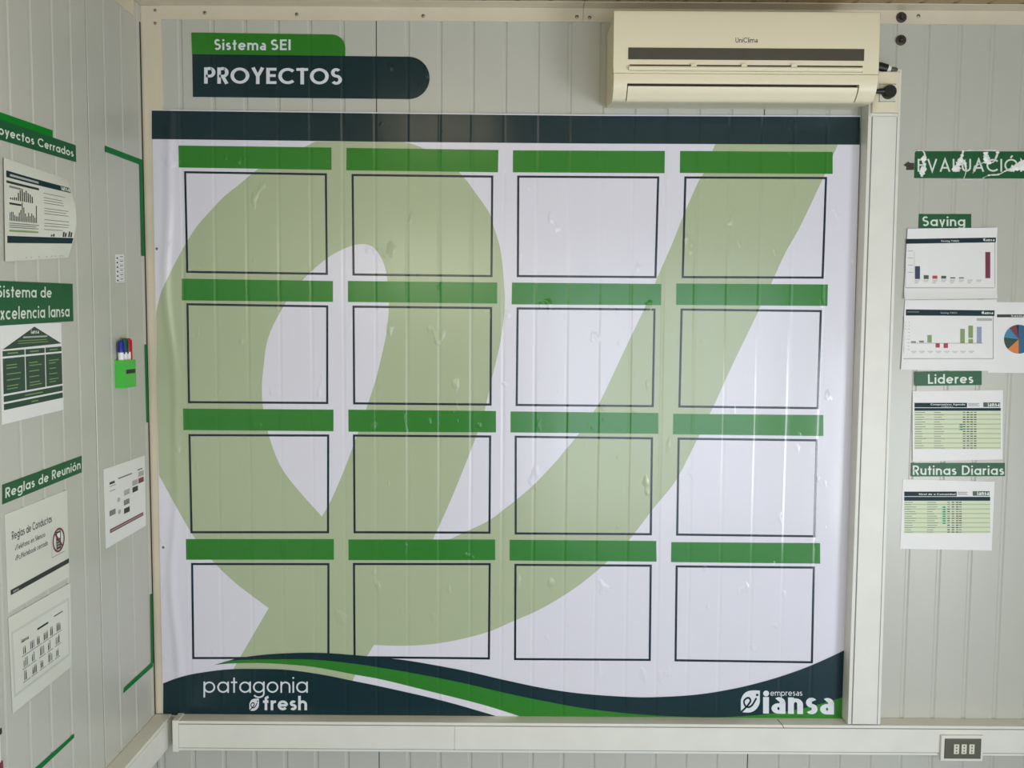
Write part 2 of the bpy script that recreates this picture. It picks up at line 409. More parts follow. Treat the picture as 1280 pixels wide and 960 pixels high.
mb = MB(); mb.box(XL-.06, XR+.06, YF-.06, .06, -.05, 0, FLOORM); tag(mb.build('floor'), 'grey vinyl floor', kind='structure')
ce = thing('ceiling', (0, 0, ZC), 'cream ceiling of ribbed sandwich panels', kind='structure')
a = XL-.06
while a < XR:
    b_ = min(a+1.0, XR+.06); mb = MB()
    mb.prism([(p, ZC+d) for p, d in ribbed(a+.001, b_-.001, [a+.1*i for i in range(1, 10)])], YF-.05, .06, 'Y', CEILM)
    mb.build('panel', ce); a = b_
# right and front walls, with unseen openings added for the light
mb = MB()
wy0, wy1, wz0, wz1 = -3.38, -1.92, .18, 1.42
mb.box(XR, XR+.05, YF, wy0, 0, ZC, PANEL); mb.box(XR, XR+.05, wy1, .05, 0, ZC, PANEL)
mb.box(XR, XR+.05, wy0, wy1, 0, wz0, PANEL); mb.box(XR, XR+.05, wy0, wy1, wz1, ZC, PANEL)
tag(mb.build('wall_right'), 'right wall with an added window opening', kind='structure')
mb = MB()
fx = [XL-.06, XL+.02, -.11, .14, 2.26, XR+.05]; fz = [0, 1.75, 2.04, 2.25, ZC]
for i in range(5):
    for j in range(4):
        if (i == 1 and j in (1, 2)) or (i == 3 and j < 2): continue
        mb.box(fx[i], fx[i+1], YF-.05, YF, fz[j], fz[j+1], PANEL)
tag(mb.build('wall_front'), 'front wall behind the viewer with added openings for a high window and a glazed door', kind='structure')
def window(name, fn, w_, h_):  # unseen windows, added where the side and high area lights stand
    t = thing(name, fn(0, 0, 0), 'aluminium framed window added out of view for the light', kind='structure')
    mb = MB()
    def bx(u0, u1, v0, v1, d0, d1, m):
        a, b = fn(u0, d0, v0), fn(u1, d1, v1)
        mb.box(min(a[0], b[0]), max(a[0], b[0]), min(a[1], b[1]), max(a[1], b[1]), a[2], b[2], m)
    for u0, u1, v0, v1 in ((0, .04, 0, h_), (w_-.04, w_, 0, h_), (.04, w_-.04, 0, .04), (.04, w_-.04, h_-.04, h_), (w_/2-.02, w_/2+.02, .04, h_-.04)): bx(u0, u1, v0, v1, .005, .045, TRIM)
    mb.build('frame', t)
    for u0, u1 in ((.04, w_/2-.02), (w_/2+.02, w_-.04)):
        mb = MB(); bx(u0, u1, .04, h_-.04, .02, .026, GLASS); mb.build('pane', t)
window('added_window_1', lambda u, d, v: (XR+d, wy0+u, wz0+v), wy1-wy0, wz1-wz0)
window('added_window_2', lambda u, d, v: (fx[1]+u, YF-d, 1.75+v), fx[2]-fx[1], .5)
d1 = thing('added_door_1', (1.2, YF, 0), 'wide glazed sliding door added behind the viewer for the light', kind='structure')  # unseen door, added around the large soft front light
for u0, u1, v0, v1 in ((.14, .18, 0, 2.04), (2.22, 2.26, 0, 2.04), (1.17, 1.23, .04, 2.0), (.18, 2.22, 2.0, 2.04), (.18, 2.22, 0, .04)):
    mb = MB(); mb.box(u0, u1, YF-.045, YF-.005, v0, v1, TRIM); mb.build('frame', d1)
for u0, u1 in ((.18, 1.17), (1.23, 2.22)):
    mb = MB(); mb.box(u0, u1, YF-.03, YF-.024, .04, 2.0, GLASS); mb.build('pane', d1)

# trims
def rivet(p, n, parent, r=.0055):
    mb = MB(); mb.disc(p, n, r, .003, STEEL, 12, dome=1); mb.build('rivet', parent, smooth=True)
zt0 = atY(640, 27, -.003).z
t1 = thing('trim_1', (0, 0, ZC), 'cream angle flashing along the top of the back wall', kind='structure')
xs = atY(729, 18, -.003).x
for x0, x1 in ((XL+.002, xs-.0008), (xs+.0008, XR)):
    mb = MB(); mb.prism([(-.0005, zt0), (-.003, zt0+.001), (-.003, ZC-.003), (-.055, ZC-.003), (-.055, ZC-.0005), (-.0005, ZC-.0005)], x0, x1, 'X', TRIM); mb.build('flashing', t1)
for x, y in ((256, 16), (371, 18), (529, 20), (721, 21), (737, 22), (1148, 20)):
    p = atY(x, y, -.003); rivet((p.x, -.0028, p.z), (0, -1, 0), t1)
t2 = thing('trim_2', (XL, 0, 0), 'cream corner flashing between left and back wall', kind='structure')
xp = atY(202.5, 60, -.003).x
mb = MB(); mb.prism([(XL+.0005, -.0005), (XL+.0005, -.005), (XL+.006, -.0055), (XL+.018, -.0045), (xp, -.0045), (xp, -.0005)], atY(640, 904, -.056).z+.001, ZC-.004, 'Z', TRIM); mb.build('flashing', t2)
mb = MB(); mb.box(XL-.0002, XL+.0008, -.013, -.0056, atY(640, 904, -.056).z+.001, ZC-.054, DARK); mb.build('joint_seal', t2)
for x, y in ((194, 13), (194, 29), (196, 311), (197, 684)):
    p = atY(x, y, -.0045); rivet((max(p.x, XL+.036), -.0044, p.z), (0, -1, 0), t2, .0045)
mb = MB(); zl = ZC-.052
mb.prism([(XL+.0005, zl), (XL+.003, zl+.001), (XL+.003, ZC-.003), (XL+.05, ZC-.003), (XL+.05, ZC-.0005), (XL+.0005, ZC-.0005)], YF, -.056, 'Y', TRIM)
tag(mb.build('trim_3'), 'cream angle flashing along the top of the left wall', kind='structure')

# ------------------------------------------------------------------ cable trunking
TD = .056
zt = atY(640, 904, -TD).z; zb = atY(640, 941, -TD).z
x0 = atY(217, 930, -TD).x; xv0 = atY(1059, 911, -TD).x
def lidded(mb, P, a0, a1, b0, b1, d, edge, m=TRUNK):
    """trunking body with a proud cover; P(a, depth, b)"""
tr = thing('cable_trunking', (0, 0, zb), 'long off-white horizontal cable trunking below the banner', 'cable trunking')
mb = MB(); mb.box(x0+.014, XR-.002, -TD, 0, zb, zt, TRUNK); mb.build('channel', tr, bevel=.002)
xj = atY(568, 925, -TD).x; hl = .0105
for a0, a1 in ((x0+.018, xj-.0012), (xj+.0012, XR-.01)):
    mb = MB(); mb.box(a0, a1, -TD-.0028, -TD+.001, zb+hl, zt-hl, TRUNK); mb.build('cover', tr, bevel=.0012)
for zz in (zb+hl-.0011, zt-hl+.0011):
    mb = MB(); mb.box(x0+.016, XR-.01, -TD-.0004, -TD, zz-.0011, zz+.0011, GREYINK); mb.build('cover_groove', tr)
mb = MB(); mb.box(x0-.002, x0+.016, -TD-.004, 0, zb-.003, zt+.003, TRUNK); mb.build('joint_cover', tr, bevel=.0015)
mb = MB(); pc = [atY(x, y, -TD-.0006) for x, y in ((978, 906), (980.5, 911), (981, 917))]
mb.tube([(pc[0].x-.004, -.02, zt+.0004), (pc[0].x, -TD, zt+.0004), (pc[1].x, -TD-.0004, pc[1].z), (pc[2].x, -TD-.0004, pc[2].z)], .0009, DARK, 6)
mb.build('crack', tr)
tl = thing('wall_trunking', (XL, -1, zb), 'off-white cable trunking running along the left wall', 'cable trunking')
mb = MB(); mb.box(XL, XL+.052, YF+.1, -.006, zb, zt, TRUNK); mb.build('channel', tl, bevel=.002)
mb = MB(); mb.box(XL+.052, XL+.0545, YF+.12, -TD-.012, zb+hl, zt-hl, TRUNK); mb.build('cover', tl, bevel=.0012)
# vertical trunking: measured a hair out of plumb
tv = thing('vertical_trunking', (xv0, 0, zt), 'tall cream vertical cable trunking right of the banner', 'cable trunking')
pTL, pTR = atY(1087.5, 86, -TD), atY(1127.5, 86, -TD); pBL, pBR = atY(1059.5, 909, -TD), atY(1100.5, 909, -TD)
def vt(a, z, y):            # a: 0..1 across
    k = (z-pBL.z)/(pTL.z-pBL.z); l = pBL.x+(pTL.x-pBL.x)*k; r_ = pBR.x+(pTR.x-pBR.x)*k
    return (l+(r_-l)*a, y, z)
def vslab(mb, a0, a1, z0, z1, y0, y1, m):
    vs = [vt(a, z, y) for a in (a0, a1) for y in (y0, y1) for z in (z0, z1)]
    mb.add(vs, [(0, 1, 3, 2), (4, 6, 7, 5), (0, 4, 5, 1), (2, 3, 7, 6), (0, 2, 6, 4), (1, 5, 7, 3)], m)
zv0, zv1 = zt+.0035, pTL.z
zbox = atY(1105, 146, -TD).z
mb = MB(); vslab(mb, 0, 1, zv0, zv1, -TD, 0, TRUNK); mb.build('channel', tv, bevel=.002)
mb = MB(); vslab(mb, .13, .88, zv0+.002, zbox, -TD-.0028, -TD+.001, TRUNK); mb.build('cover', tv, bevel=.0012)
for a in (.115, .895):
    mb = MB(); vslab(mb, a-.012, a+.012, zv0+.002, zbox, -TD-.0005, -TD, GREYINK); mb.build('cover_groove', tv)

# double outlet plate on the horizontal trunking
def Tq(px, py): return atY(px, py, -TD-.004)
so = thing('wall_socket', Tq(1201, 950), 'grey three-way wall socket in the horizontal cable trunking', 'socket')
a, b = Tq(1175.5, 918), Tq(1226.5, 950)
mb = MB(); mb.box(a.x, b.x, -TD-.012, -TD-.0029, b.z, a.z, TRUNK); mb.build('frame', so, bevel=.0015)
a, b = Tq(1179.5, 921.5), Tq(1223.5, 946.5)
mb = MB(); mb.box(a.x, b.x, -TD-.0155, -TD-.0121, b.z, a.z, PLATE); mb.build('plate', so, bevel=.0012)
for px in (1193, 1202.4, 1212):
    c = Tq(px, 934); mb = MB(); mb.box(c.x-.0083, c.x+.0083, -TD-.018, -TD-.0156, c.z-.0155, c.z+.0155, SOCK)
    o = mb.build('outlet', so, bevel=.0008)
    mb = MB()
    for k in (-1, 0, 1): mb.disc((c.x, -TD-.0180, c.z+k*.0095), (0, -1, 0), .0022, .0004, BLACK, 12)
    h_ = mb.build('pin_holes', so); h_.parent = o

# power box with plug on the vertical trunking
pb = thing('plug_box', atY(1106, 142, -TD), 'cream socket box with black round plug beside the air conditioner', 'socket')
c = atY(1106.5, 117.5, -TD-.006); ang = math.radians(0)
zb1 = atY(1106, 142, -TD).z; zb2 = atY(1106, 92.5, -TD).z
xa, xb = atY(1089.5, 118, -TD).x, atY(1122, 118, -TD).x
prof = [(xa, -TD-.0005), (xa, -TD-.010)]+[(xa+(xb-xa)*t, -TD-.010-.009*math.sin(math.pi*t)**.55) for t in [i/12 for i in range(1, 12)]]+[(xb, -TD-.010), (xb, -TD-.0005)]
mb = MB(); mb.prism(prof, zb1, zb2, 'Z', ACW); mb.build('cover', pb, smooth=True)
mb = MB(); e = .004
mb.box(xa-e, xb+e, -TD-.004, -TD-.0029, zb1-.007, zb1-.0005, TRUNK); mb.box(xa-e, xb+e, -TD-.004, -TD-.0005, zb2+.0005, zb2+.006, TRUNK)
mb.box(xb+.001, xb+.0065, -TD-.006, -TD-.0005, zb1-.007, zb2+.006, TRUNK); mb.build('surround', pb, bevel=.001)
c = atY(1110, 116, -TD-.02)
mb = MB(); q = .0245
mb.box(c.x-q, c.x+q*.9, -TD-.0215, -TD-.017, c.z-q, c.z+q, SOCK); mb.build('socket_insert', pb, bevel=.001)
for s_ in (-1, 1):
    mb = MB(); mb.box(c.x-q-.0012, c.x+q*.9+.0012, -TD-.0205, -TD-.0172, c.z+s_*(q+.0008)-.0006, c.z+s_*(q+.0008)+.0006, GREYINK); mb.build('insert_groove', pb)
pg = thing('power_plug', c, 'black round plug with cable going behind the air conditioner', 'plug')
mb = MB(); mb.disc((c.x-.001, -TD-.0217, c.z), (0, -1, 0), .0195, .02, BLACK, 28); mb.build('plug_body', pg, smooth=True)
mb = MB(); yy = -TD-.033
mb.tube([(c.x-.012, yy, c.z+.001), (c.x-.03, yy, c.z+.001), (c.x-.046, yy, c.z), (c.x-.075, yy+.005, c.z-.002), (c.x-.11, yy+.02, c.z+.004)], [.009, .008, .0055, .0045, .0045], BLACK, 12); mb.build('cable', pg, smooth=True)

# insulated pipe entering the trunking top, bolts
ip = thing('refrigerant_pipe', atY(1104, 88, -.04), 'black insulated pipe between air conditioner and vertical trunking', 'pipe')
def W(px, py, Y): return atY(px, py, Y)
p1, p2, p3, p4 = W(1078, 82, -.05), W(1100, 84, -.05), W(1110, 88, -.05), W(1113, 96, -.04)
mb = MB(); mb.tube([p1, p2, W(1108, 86.5, -.05)], [.014, .0145, .0145], BLACK, 14); mb.build('insulation', ip, smooth=True)
mb = MB(); mb.tube([W(1108, 86, -.05), W(1112, 87, -.05)], .0135, TRUNK, 14); mb.build('tie', ip, smooth=True)
mb = MB(); mb.tube([W(1112, 87, -.05), W(1119, 88, -.05), W(1123, 89.5, -.045)], [.0095, .009, .006], PLATE, 12); mb.build('pipe_end', ip, smooth=True)
for k, (px, py, lab) in enumerate(((1126.5, 22, 'upper black capped bolt on cream flashing right of air conditioner'), (1126, 50.5, 'lower black capped bolt on the bare wall panel'))):
    y0 = -.0031 if k == 0 else -.0002
    p = W(px, py, y0); t = thing('capped_bolt', (p.x, y0, p.z), lab, 'bolt', 'bolts beside the air conditioner')
    mb = MB(); mb.disc((p.x, y0, p.z), (0, -1, 0), .0155, .004, RUST, 24); mb.build('washer', t, smooth=True)
    mb = MB(); mb.disc((p.x, y0-.004, p.z), (0, -1, 0), .0088, .004, BLACK, 6); mb.build('hex_head', t)
    mb = MB(); mb.disc((p.x, y0-.008, p.z), (0, -1, 0), .005, .004, RUST, 12, dome=1); mb.build('stud', t, smooth=True)

# ------------------------------------------------------------------ air conditioner
YA = -.20
def A(px, py): return atY(px, py, YA)
ax0, ax1 = A(768, 50).x, A(1099, 50).x
az1 = A(930, 13).z; azp = A(930, 92.5).z; azl = A(930, 103.5).z
ac = thing('air_conditioner', (0, 0, atY(930, 137, 0).z), 'cream wall-mounted split air conditioner above the banner', 'air conditioner')
zbt = atY(930, 135.5, -.012).z
def low(t):              # lower front curve from the panel line to the wall
    pts = [(YA+.001, azp-.0012), (YA+.0015, azp-.02), (YA+.012, azp-.042), (YA+.032, azp-.064), (YA+.07, azp-.080), (-.06, azp-.086)]
    s = smooth_line(pts, 6); return s
zwall = zbt
Zp = lambda y, Y: (Y, atY(930, y, Y).z)
L_ = smooth_line([(YA+.001, azp-.0012), Zp(102, YA+.0015), Zp(111, YA+.006), Zp(119, YA+.017), Zp(127, YA+.036), Zp(130.5, YA+.075), Zp(132.5, -.07), Zp(135.5, -.012)], 6)
body = [(-.001, az1-.006)]+[(YA+.02, az1-.006), (YA+.006, azp)]+L_+[(-.001, zwall)]
xl, xr = A(784, 115).x, A(1074.5, 115).x
# housing: two cheeks, a roof over the outlet and a floor under it
i0 = next(i for i, p in enumerate(L_) if p[1] < azl)
i1 = next(i for i, p in enumerate(L_) if p[0] > YA+.034)
for nm, u0, u1 in (('housing_end', ax0, xl), ('housing_end', xr, ax1)):
    mb = MB(); mb.prism(body, u0, u1, 'X', ACW); mb.build(nm, ac, smooth=True, angle=30)
mb = MB(); top = [(-.001, az1-.006), (YA+.02, az1-.006), (YA+.006, azp)]+L_[:i0+1]+[(YA+.03, azl+.002), (-.09, azl+.002), (-.0702, azl-.03)]+L_[-7:]+[(-.001, L_[-1][1])]
mb.prism(top, xl, xr, 'X', ACW); mb.build('housing', ac, smooth=True, angle=30)
mb = MB(); bot = L_[i1:-6]+[(-.0705, L_[-7][1]+.010), (YA+.05, L_[i1][1]+.004)]
mb.prism(bot, xl, xr, 'X', ACW); mb.build('outlet_lip', ac, smooth=True, angle=30)
mb = MB(); mb.box(xl, xr, -.174, -.1, azl-.02, azl+.003, BLACK); mb.build('outlet_cavity', ac)
# front panel
mb = MB(); mb.prism([(YA+.018, azp+.0012), (YA, azp+.0012), (YA-.001, azp+.03), (YA-.001, az1-.012), (YA+.003, az1-.003), (YA+.012, az1), (YA+.018, az1)], ax0-.001, ax1+.001, 'X', ACW)
fp = mb.build('front_panel', ac, smooth=True, bevel=.002, angle=30)
def plate(name, px0, py0, px1, py1, d0, d1, m, parent=ac, bev=0):
    a, b = atY(px0, py0, d1), atY(px1, py1, d1)
    mb = MB(); mb.box(a.x, b.x, d1, d0, b.z, a.z, m); o = mb.build(name, ac, bevel=bev)
    if parent is not ac: o.parent = parent; o.matrix_parent_inverse = Matrix.Translation(-ac.location)
    return o
plate('display_window', 785.5, 59.3, 1080, 76, YA, YA-.0022, ACG)
plate('intake_slot', 787, 80.5, 1078, 90.4, YA, YA-.0014, BLACK)
a_, b_ = atY(786, 82.2, YA-.002), atY(1077, 90.2, YA-.002); zc_ = (a_.z+b_.z)/2; hr = (a_.z-b_.z)/2
mb = MB(); mb.prism([(YA-.0012, zc_-hr)]+[(YA-.0014-.009*math.cos(math.radians(t)), zc_+hr*math.sin(math.radians(t))) for t in range(-90, 91, 15)]+[(YA-.0012, zc_+hr)], a_.x, b_.x, 'X', ACW); mb.build('intake_bar', ac, smooth=True)
for px in (867.5, 930.5, 993): plate('slot_tab', px-3.5, 79.5, px+3.5, 85, YA, YA-.0075, ACW, bev=.0006)
S = Wall(YA-.0014); mb = MB()
text(mb, S, 'UniClim@', 919.5, 947, 53.3, 6.4, .13, 0, INK, gap=.13); mb.build('logo_lettering', ac)
# flap
i2 = i0+2
flp = [(p[0]+.003, p[1]-.001) for p in L_[i2:i1+1]]
mb = MB(); fl = flp+[(p[0]+.005, p[1]+.003) for p in flp[::-1]]
mb.prism(fl, xl+.003, xr-.003, 'X', ACW); mb.build('air_flap', ac, smooth=True, angle=40)

# ------------------------------------------------------------------ banner
S = Wall(-.0047)
bn = thing('planning_banner', (0, -.005, atY(630, 895, 0).z), 'huge glossy white and green vinyl planning banner with sixteen empty frames', 'banner')
mb = MB(); E = [(190, 136.8), (1075, 139.5), (1053.5, 901.5), (203.8, 895.2)]
E = [(190, 137), (500, 140.8), (740, 143.4), (1075.4, 144.6)]+E[2:]
poly(mb, S, E, .0012, VWHITE); n = len(E); mb.add([S.P(*p, 0) for p in E]+[S.P(*p, .0012) for p in E], [(i, (i+1) % n, (i+1) % n+n, i+n) for i in range(n)], VWHITE); mb.build('vinyl_sheet', bn)
BT = .0013
# pale green emblem behind the grid
out = [(395, 177)]
out += smooth_line([(395, 177), (380, 184), (350, 197), (322, 212), (300, 230), (280, 246), (262, 265), (247, 282), (234, 302), (221, 325), (210, 347), (201, 367), (195.5, 390)])
out += [(196.2, 480), (199, 594)]
out += smooth_line([(199, 594), (217, 627), (242, 670), (266, 701), (287, 722), (305, 737), (336, 760)])
out += [(301, 820), (291, 838), (290, 850), (440, 852), (444, 844), (467.5, 806)]
out += smooth_line([(467.5, 806), (505, 807), (540, 805), (575, 799), (612, 789), (642, 776), (670, 764), (697, 749), (720, 734), (740, 718.5), (759, 702), (787, 674), (817, 635), (845, 600), (870, 552), (893, 505), (915, 457), (943, 399), (965, 352), (981, 317), (1000, 283), (1028, 224), (1047, 181)])
out += [(894, 180)]
out += smooth_line([(894, 180), (878, 219), (873, 227), (856, 265), (840, 305), (825, 339), (805.6, 385), (777.5, 444), (752.5, 497), (743, 513), (722, 544), (707, 562), (692, 580), (667, 606), (645, 625), (632, 635), (612, 650), (590, 661), (562, 674)])
out += [(541, 674.5)]
out += smooth_line([(541, 674.5), (560, 633), (575, 597), (595, 546), (606, 512), (615, 472), (620, 452), (625, 430), (629.5, 400), (630.8, 378), (630, 355), (628, 330), (624, 305), (616, 280), (611, 265), (595, 242), (580, 222), (557, 199), (530, 186), (515, 180), (500, 177)])
hole = smooth_line([(402.5, 645.5), (375, 615), (356, 591), (345, 570), (335, 540), (329, 510), (327.5, 482), (330, 455), (333, 432), (340, 410), (355, 382), (368, 362), (387.5, 341), (410, 322), (430, 311), (446, 305.8), (460, 306), (470, 312.5), (480, 330), (485, 355), (486, 385), (484, 410), (480, 432), (471, 470), (462, 499), (446, 545), (430, 588), (414, 625), (402.5, 645.5)])[:-1]
def dedupe(p):
    o = []
    for q in p:
        if not o or math.hypot(q[0]-o[-1][0], q[1]-o[-1][1]) > .05: o.append(q)
    if math.hypot(o[0][0]-o[-1][0], o[0][1]-o[-1][1]) < .05: o.pop()
    return o
mb = MB(); poly(mb, S, [dedupe(out), dedupe(hole)], BT, VPALE); mb.build('pale_emblem', bn)
# top band
mb = MB(); poly(mb, S, [(190, 138.3), (500, 142.3), (740, 145), (1075, 146.2), (1074.6, 181), (740, 179.6), (500, 177.6), (190, 174)], BT+.0003, VTEAL); mb.build('top_band', bn)
BAR = [[(223.2, 182), (414.5, 184.5), (414.5, 212.5), (223.8, 209.5)], [(433.3, 185), (623, 187.5), (622.5, 215.5), (433, 213)], [(641.2, 188), (831, 188.8), (830.6, 216.6), (641, 215.5)], [(850, 188.8), (1040.6, 190), (1040.6, 217.5), (849.7, 216.3)],
 [(227.5, 348.3), (416.3, 351.3), (416.3, 377.5), (227.5, 375.5)], [(435, 351.2), (621.5, 353.2), (621.5, 379.5), (435, 377.5)], [(640, 353.2), (826.5, 355), (826, 381.5), (639.5, 380.5)], [(845.3, 354.4), (1034.7, 355.6), (1034, 382.5), (845, 381.2)],
 [(229, 510.7), (417, 512), (417, 539), (229.5, 537.5)], [(435.5, 512), (620, 513.7), (620, 540.5), (435.7, 539.5)], [(638.2, 514.2), (822.8, 516.2), (822.8, 542.2), (638.2, 540.5)], [(841.5, 517.2), (1029, 518.7), (1029, 545), (841, 542.8)],
 [(232.5, 673.7), (417.5, 673.7), (417.5, 699.5), (233, 699.5)], [(435.7, 674.2), (619, 674.2), (619, 700), (435.7, 700)], [(637, 674.5), (820.3, 676), (820.6, 701.9), (637, 700.5)], [(839, 677.5), (1025, 678.7), (1025, 704.4), (838.7, 702.5)]]
FR = [[(230.3, 214), (408.8, 216.7), (410, 343.7), (233, 341.2)], [(439.5, 217.5), (616.7, 219.5), (615.7, 346.5), (440.7, 344.5)], [(646.5, 219.5), (824, 220.6), (820.6, 347.8), (646, 346.5)], [(855.3, 220.6), (1033.7, 221.3), (1029.4, 348.4), (851.9, 347.8)],
 [(233.2, 379), (410.5, 381.7), (410.5, 505), (235.2, 504)], [(440.7, 382), (615.2, 383.7), (614.5, 507), (441.5, 505.5)], [(645.7, 384.2), (819.4, 385.6), (817.2, 509), (644.5, 507.5)], [(850.6, 385.6), (1027.2, 387.5), (1023.4, 511.5), (847.8, 509.4)],
 [(235.7, 542.5), (411.7, 543), (411.5, 666.5), (238.3, 666.5)], [(441.2, 543), (614, 544.2), (613.2, 667), (442, 666.5)], [(643.3, 544.5), (816.2, 546.5), (814.7, 669), (643.3, 668)], [(846.9, 546.9), (1022.2, 549), (1019, 671.6), (845, 669.4)],
 [(239, 703.5), (412, 703.7), (412, 823.5), (240.5, 823.7)], [(441.2, 703.5), (613.5, 703.7), (612.5, 824.2), (442, 822.5)], [(643, 704.5), (814.7, 705.6), (813.4, 826), (642.5, 825)], [(844.4, 706.5), (1018.4, 708), (1016, 829), (843, 826.5)]]
for b_, f_ in zip(BAR, FR):
    mb = MB(); slab(mb, S, b_, .0003, VGREEN, 8, 1, off=BT); mb.build('header_strip', bn)
    cx = sum(p[0] for p in f_)/4; cy = sum(p[1] for p in f_)/4; lw = 2.7
    inn = [(p[0]+(lw if p[0] < cx else -lw), p[1]+(lw if p[1] < cy else -lw)) for p in f_]
    mb = MB(); o_ = [S.P(*p, BT+.0003) for p in f_]+[S.P(*p, BT+.0003) for p in inn]
    mb.add(o_, [(0, 4, 5, 1), (1, 5, 6, 2), (2, 6, 7, 3), (3, 7, 4, 0)], VLINE); mb.build('printed_frame', bn)
# swooshes
up = smooth_line([(267.5, 831), (287, 825.4), (301.4, 821.8), (335, 817.7), (374, 815.7), (408, 816), (444, 818.6), (478, 821.8), (502.5, 824.4), (530, 828.7), (580, 838), (630, 849.5), (680, 860), (730, 867), (790, 871), (830, 870.7), (875, 867.5), (920, 860), (960, 850), (995, 838.7), (1025, 826.7), (1055.2, 812.5)], 5)
mid = smooth_line([(267.5, 831), (287, 826.4), (306, 824.5), (359.5, 823.7), (398, 824.7), (444, 829.5), (480, 835), (517, 841.2), (580, 853.7), (630, 865.5), (680, 876), (730, 885), (780, 891), (830, 894.5), (887, 896.3), (930, 894.6), (967, 891.3), (1004, 885), (1041, 875), (1054, 870.5)], 5)
lowc = smooth_line([(267.5, 831), (290.5, 829), (325.6, 828.6), (359.5, 830.3), (396, 834), (444, 843), (480, 849.7), (542, 865), (605, 881), (655, 896.8)], 5)
hill = smooth_line([(204.3, 853.8), (226, 846), (250.5, 840.7), (287, 836.3), (323, 835.8), (359.5, 837), (403, 843), (444, 851.3), (480, 858.7), (555, 876), (625, 896.2)], 5)
mb = MB(); poly(mb, S, dedupe(mid+[(1053.4, 899.5), (655, 896.8)]+lowc[::-1]), BT+.0006, VGREEN); mb.build('green_swoosh', bn)
mb = MB(); poly(mb, S, dedupe(up+mid[::-1]), BT+.0009, VTEAL); mb.build('teal_swoosh', bn)
mb = MB(); poly(mb, S, dedupe(hill+[(204.2, 893.6)]), BT+.0006, VTEAL); mb.build('teal_hill', bn)
def leaf(mb, x0, y0, x1, y1, off):
    def T(u, v): return (x0+(x1-x0)*u, y0+(y1-y0)*v)
    lf = smooth_line([(1, 0), (.52, 0), (.2, .12), (.02, .38), (0, .62), (0, .92)], 6)+smooth_line([(.12, 1), (.5, 1), (.8, .86), (.98, .6), (1, .3), (1, 0)], 6)
    poly(mb, S, dedupe([T(*p) for p in lf]), off, VLET)
    e = smooth_line([(.02, .98), (.3, .74), (.5, .5), (.46, .36), (.33, .34), (.17, .47), (.22, .68), (.4, .76), (.6, .66), (.82, .34)], 5)
    stroke(mb, S, e, .045, off+.0003, VTEAL, tf=lambda p: T(*p))
    poly(mb, S, [T(*p) for p in ell(.86, .2, .07, .06, n=12)[:-1]], off+.0003, VTEAL)
mb = MB(); text(mb, S, 'patagonia', 254.7, 385, 865.6, 20.6, .095, BT+.001, VLET, gap=.12); mb.build('lettering', bn); mb = MB(); text(mb, S, 'fresh', 329, 384, 887.4, 18, .17, BT+.001, VLET, gap=.1); mb.build('lettering', bn)
mb = MB(); leaf(mb, 312, 873, 324, 888, BT+.001); mb.build('leaf_logo', bn)
mb = MB(); text(mb, S, 'ı@ns@', 953.6, 1042.2, 891.4, 30.3, .225, BT+.0012, VLET, 892.8, gap=.1, wy=.15)
poly(mb, S, ell(957.4, 866.4, 3.7, 3.7, n=16)[:-1], BT+.0012, VLET)
text(mb, S, 'empres@s', 962.7, 1002.6, 869.3, 7.6, .11, BT+.0012, VLET, gap=.12); mb.build('lettering', bn)
mb = MB(); leaf(mb, 925.8, 862.8, 949.5, 890, BT+.0012); mb.build('leaf_logo', bn)

# ------------------------------------------------------------------ title sign above the banner
S = Wall(-.0002)
ts = thing('title_sign', atY(380, 122, 0), 'flat green and teal title sign with rounded right ends above the banner', 'sign')
def vin_slab(name, pts, t, off, m, parent):
    mb = MB(); poly(mb, S, pts, off+t, m)
    n = len(pts); vs = [S.P(*p, off) for p in pts]+[S.P(*p, off+t) for p in pts]
    mb.add(vs, [(i, (i+1) % n, (i+1) % n+n, i+n) for i in range(n)], m); return mb.build(name, parent)
tab = [(239.1, 40.7), (413.9, 43.1)]+[(414.5+17.2*math.sin(math.radians(a)), 60.2-17.1*math.cos(math.radians(a))) for a in range(10, 91, 10)]+[(431.7, 70.2), (240.2, 67.8)]
vin_slab('green_tab', tab, .0008, 0, VGREEN, ts)
pl = [(240.4, 67.8), (511, 71)]+[(511+26*math.sin(math.radians(a)), 97.5-26.5*math.cos(math.radians(a))) for a in range(8, 173, 8)]+[(511, 124), (241.2, 121.2)]
vin_slab('teal_plate', pl, .0008, 0, VTEAL, ts)
mb = MB(); text(mb, S, 'Sistem@', 267.8, 332.5, 62.6, 13.6, .17, .0011, VLET, 63, gap=.14); text(mb, S, 'SEI', 338.5, 363.4, 62.8, 13.4, .17, .0011, VLET, gap=.14)
mb.build('lettering', ts); mb = MB(); text(mb, S, 'PROYECTOS', 255.3, 427.5, 104.6, 20.6, .19, .0011, VLET, 106, gap=.1, wy=.165); mb.build('lettering', ts)

# ------------------------------------------------------------------ things on the left wall
def LQ(q): return [atX(x, y, XL) for x, y in q]
def lsheet(name, q, label, cat, m, t=.0005, bend=None, off=.0006, nu=1, nv=1):
    P3 = LQ(q); th = thing(name, (P3[0]+P3[1]+P3[2]+P3[3])/4, label, cat)
    Sx = Sheet(P3, (1, 0, 0), off, bend)
    mb = MB(); slab(mb, Sx, [(0, 0), (1, 0), (1, 1), (0, 1)], t, m, nu, nv); mb.build('backing_sheet' if cat != 'paper' else 'sheet', th, smooth=bend is not None)
    Sx.off = off+t+.0003; return th, Sx
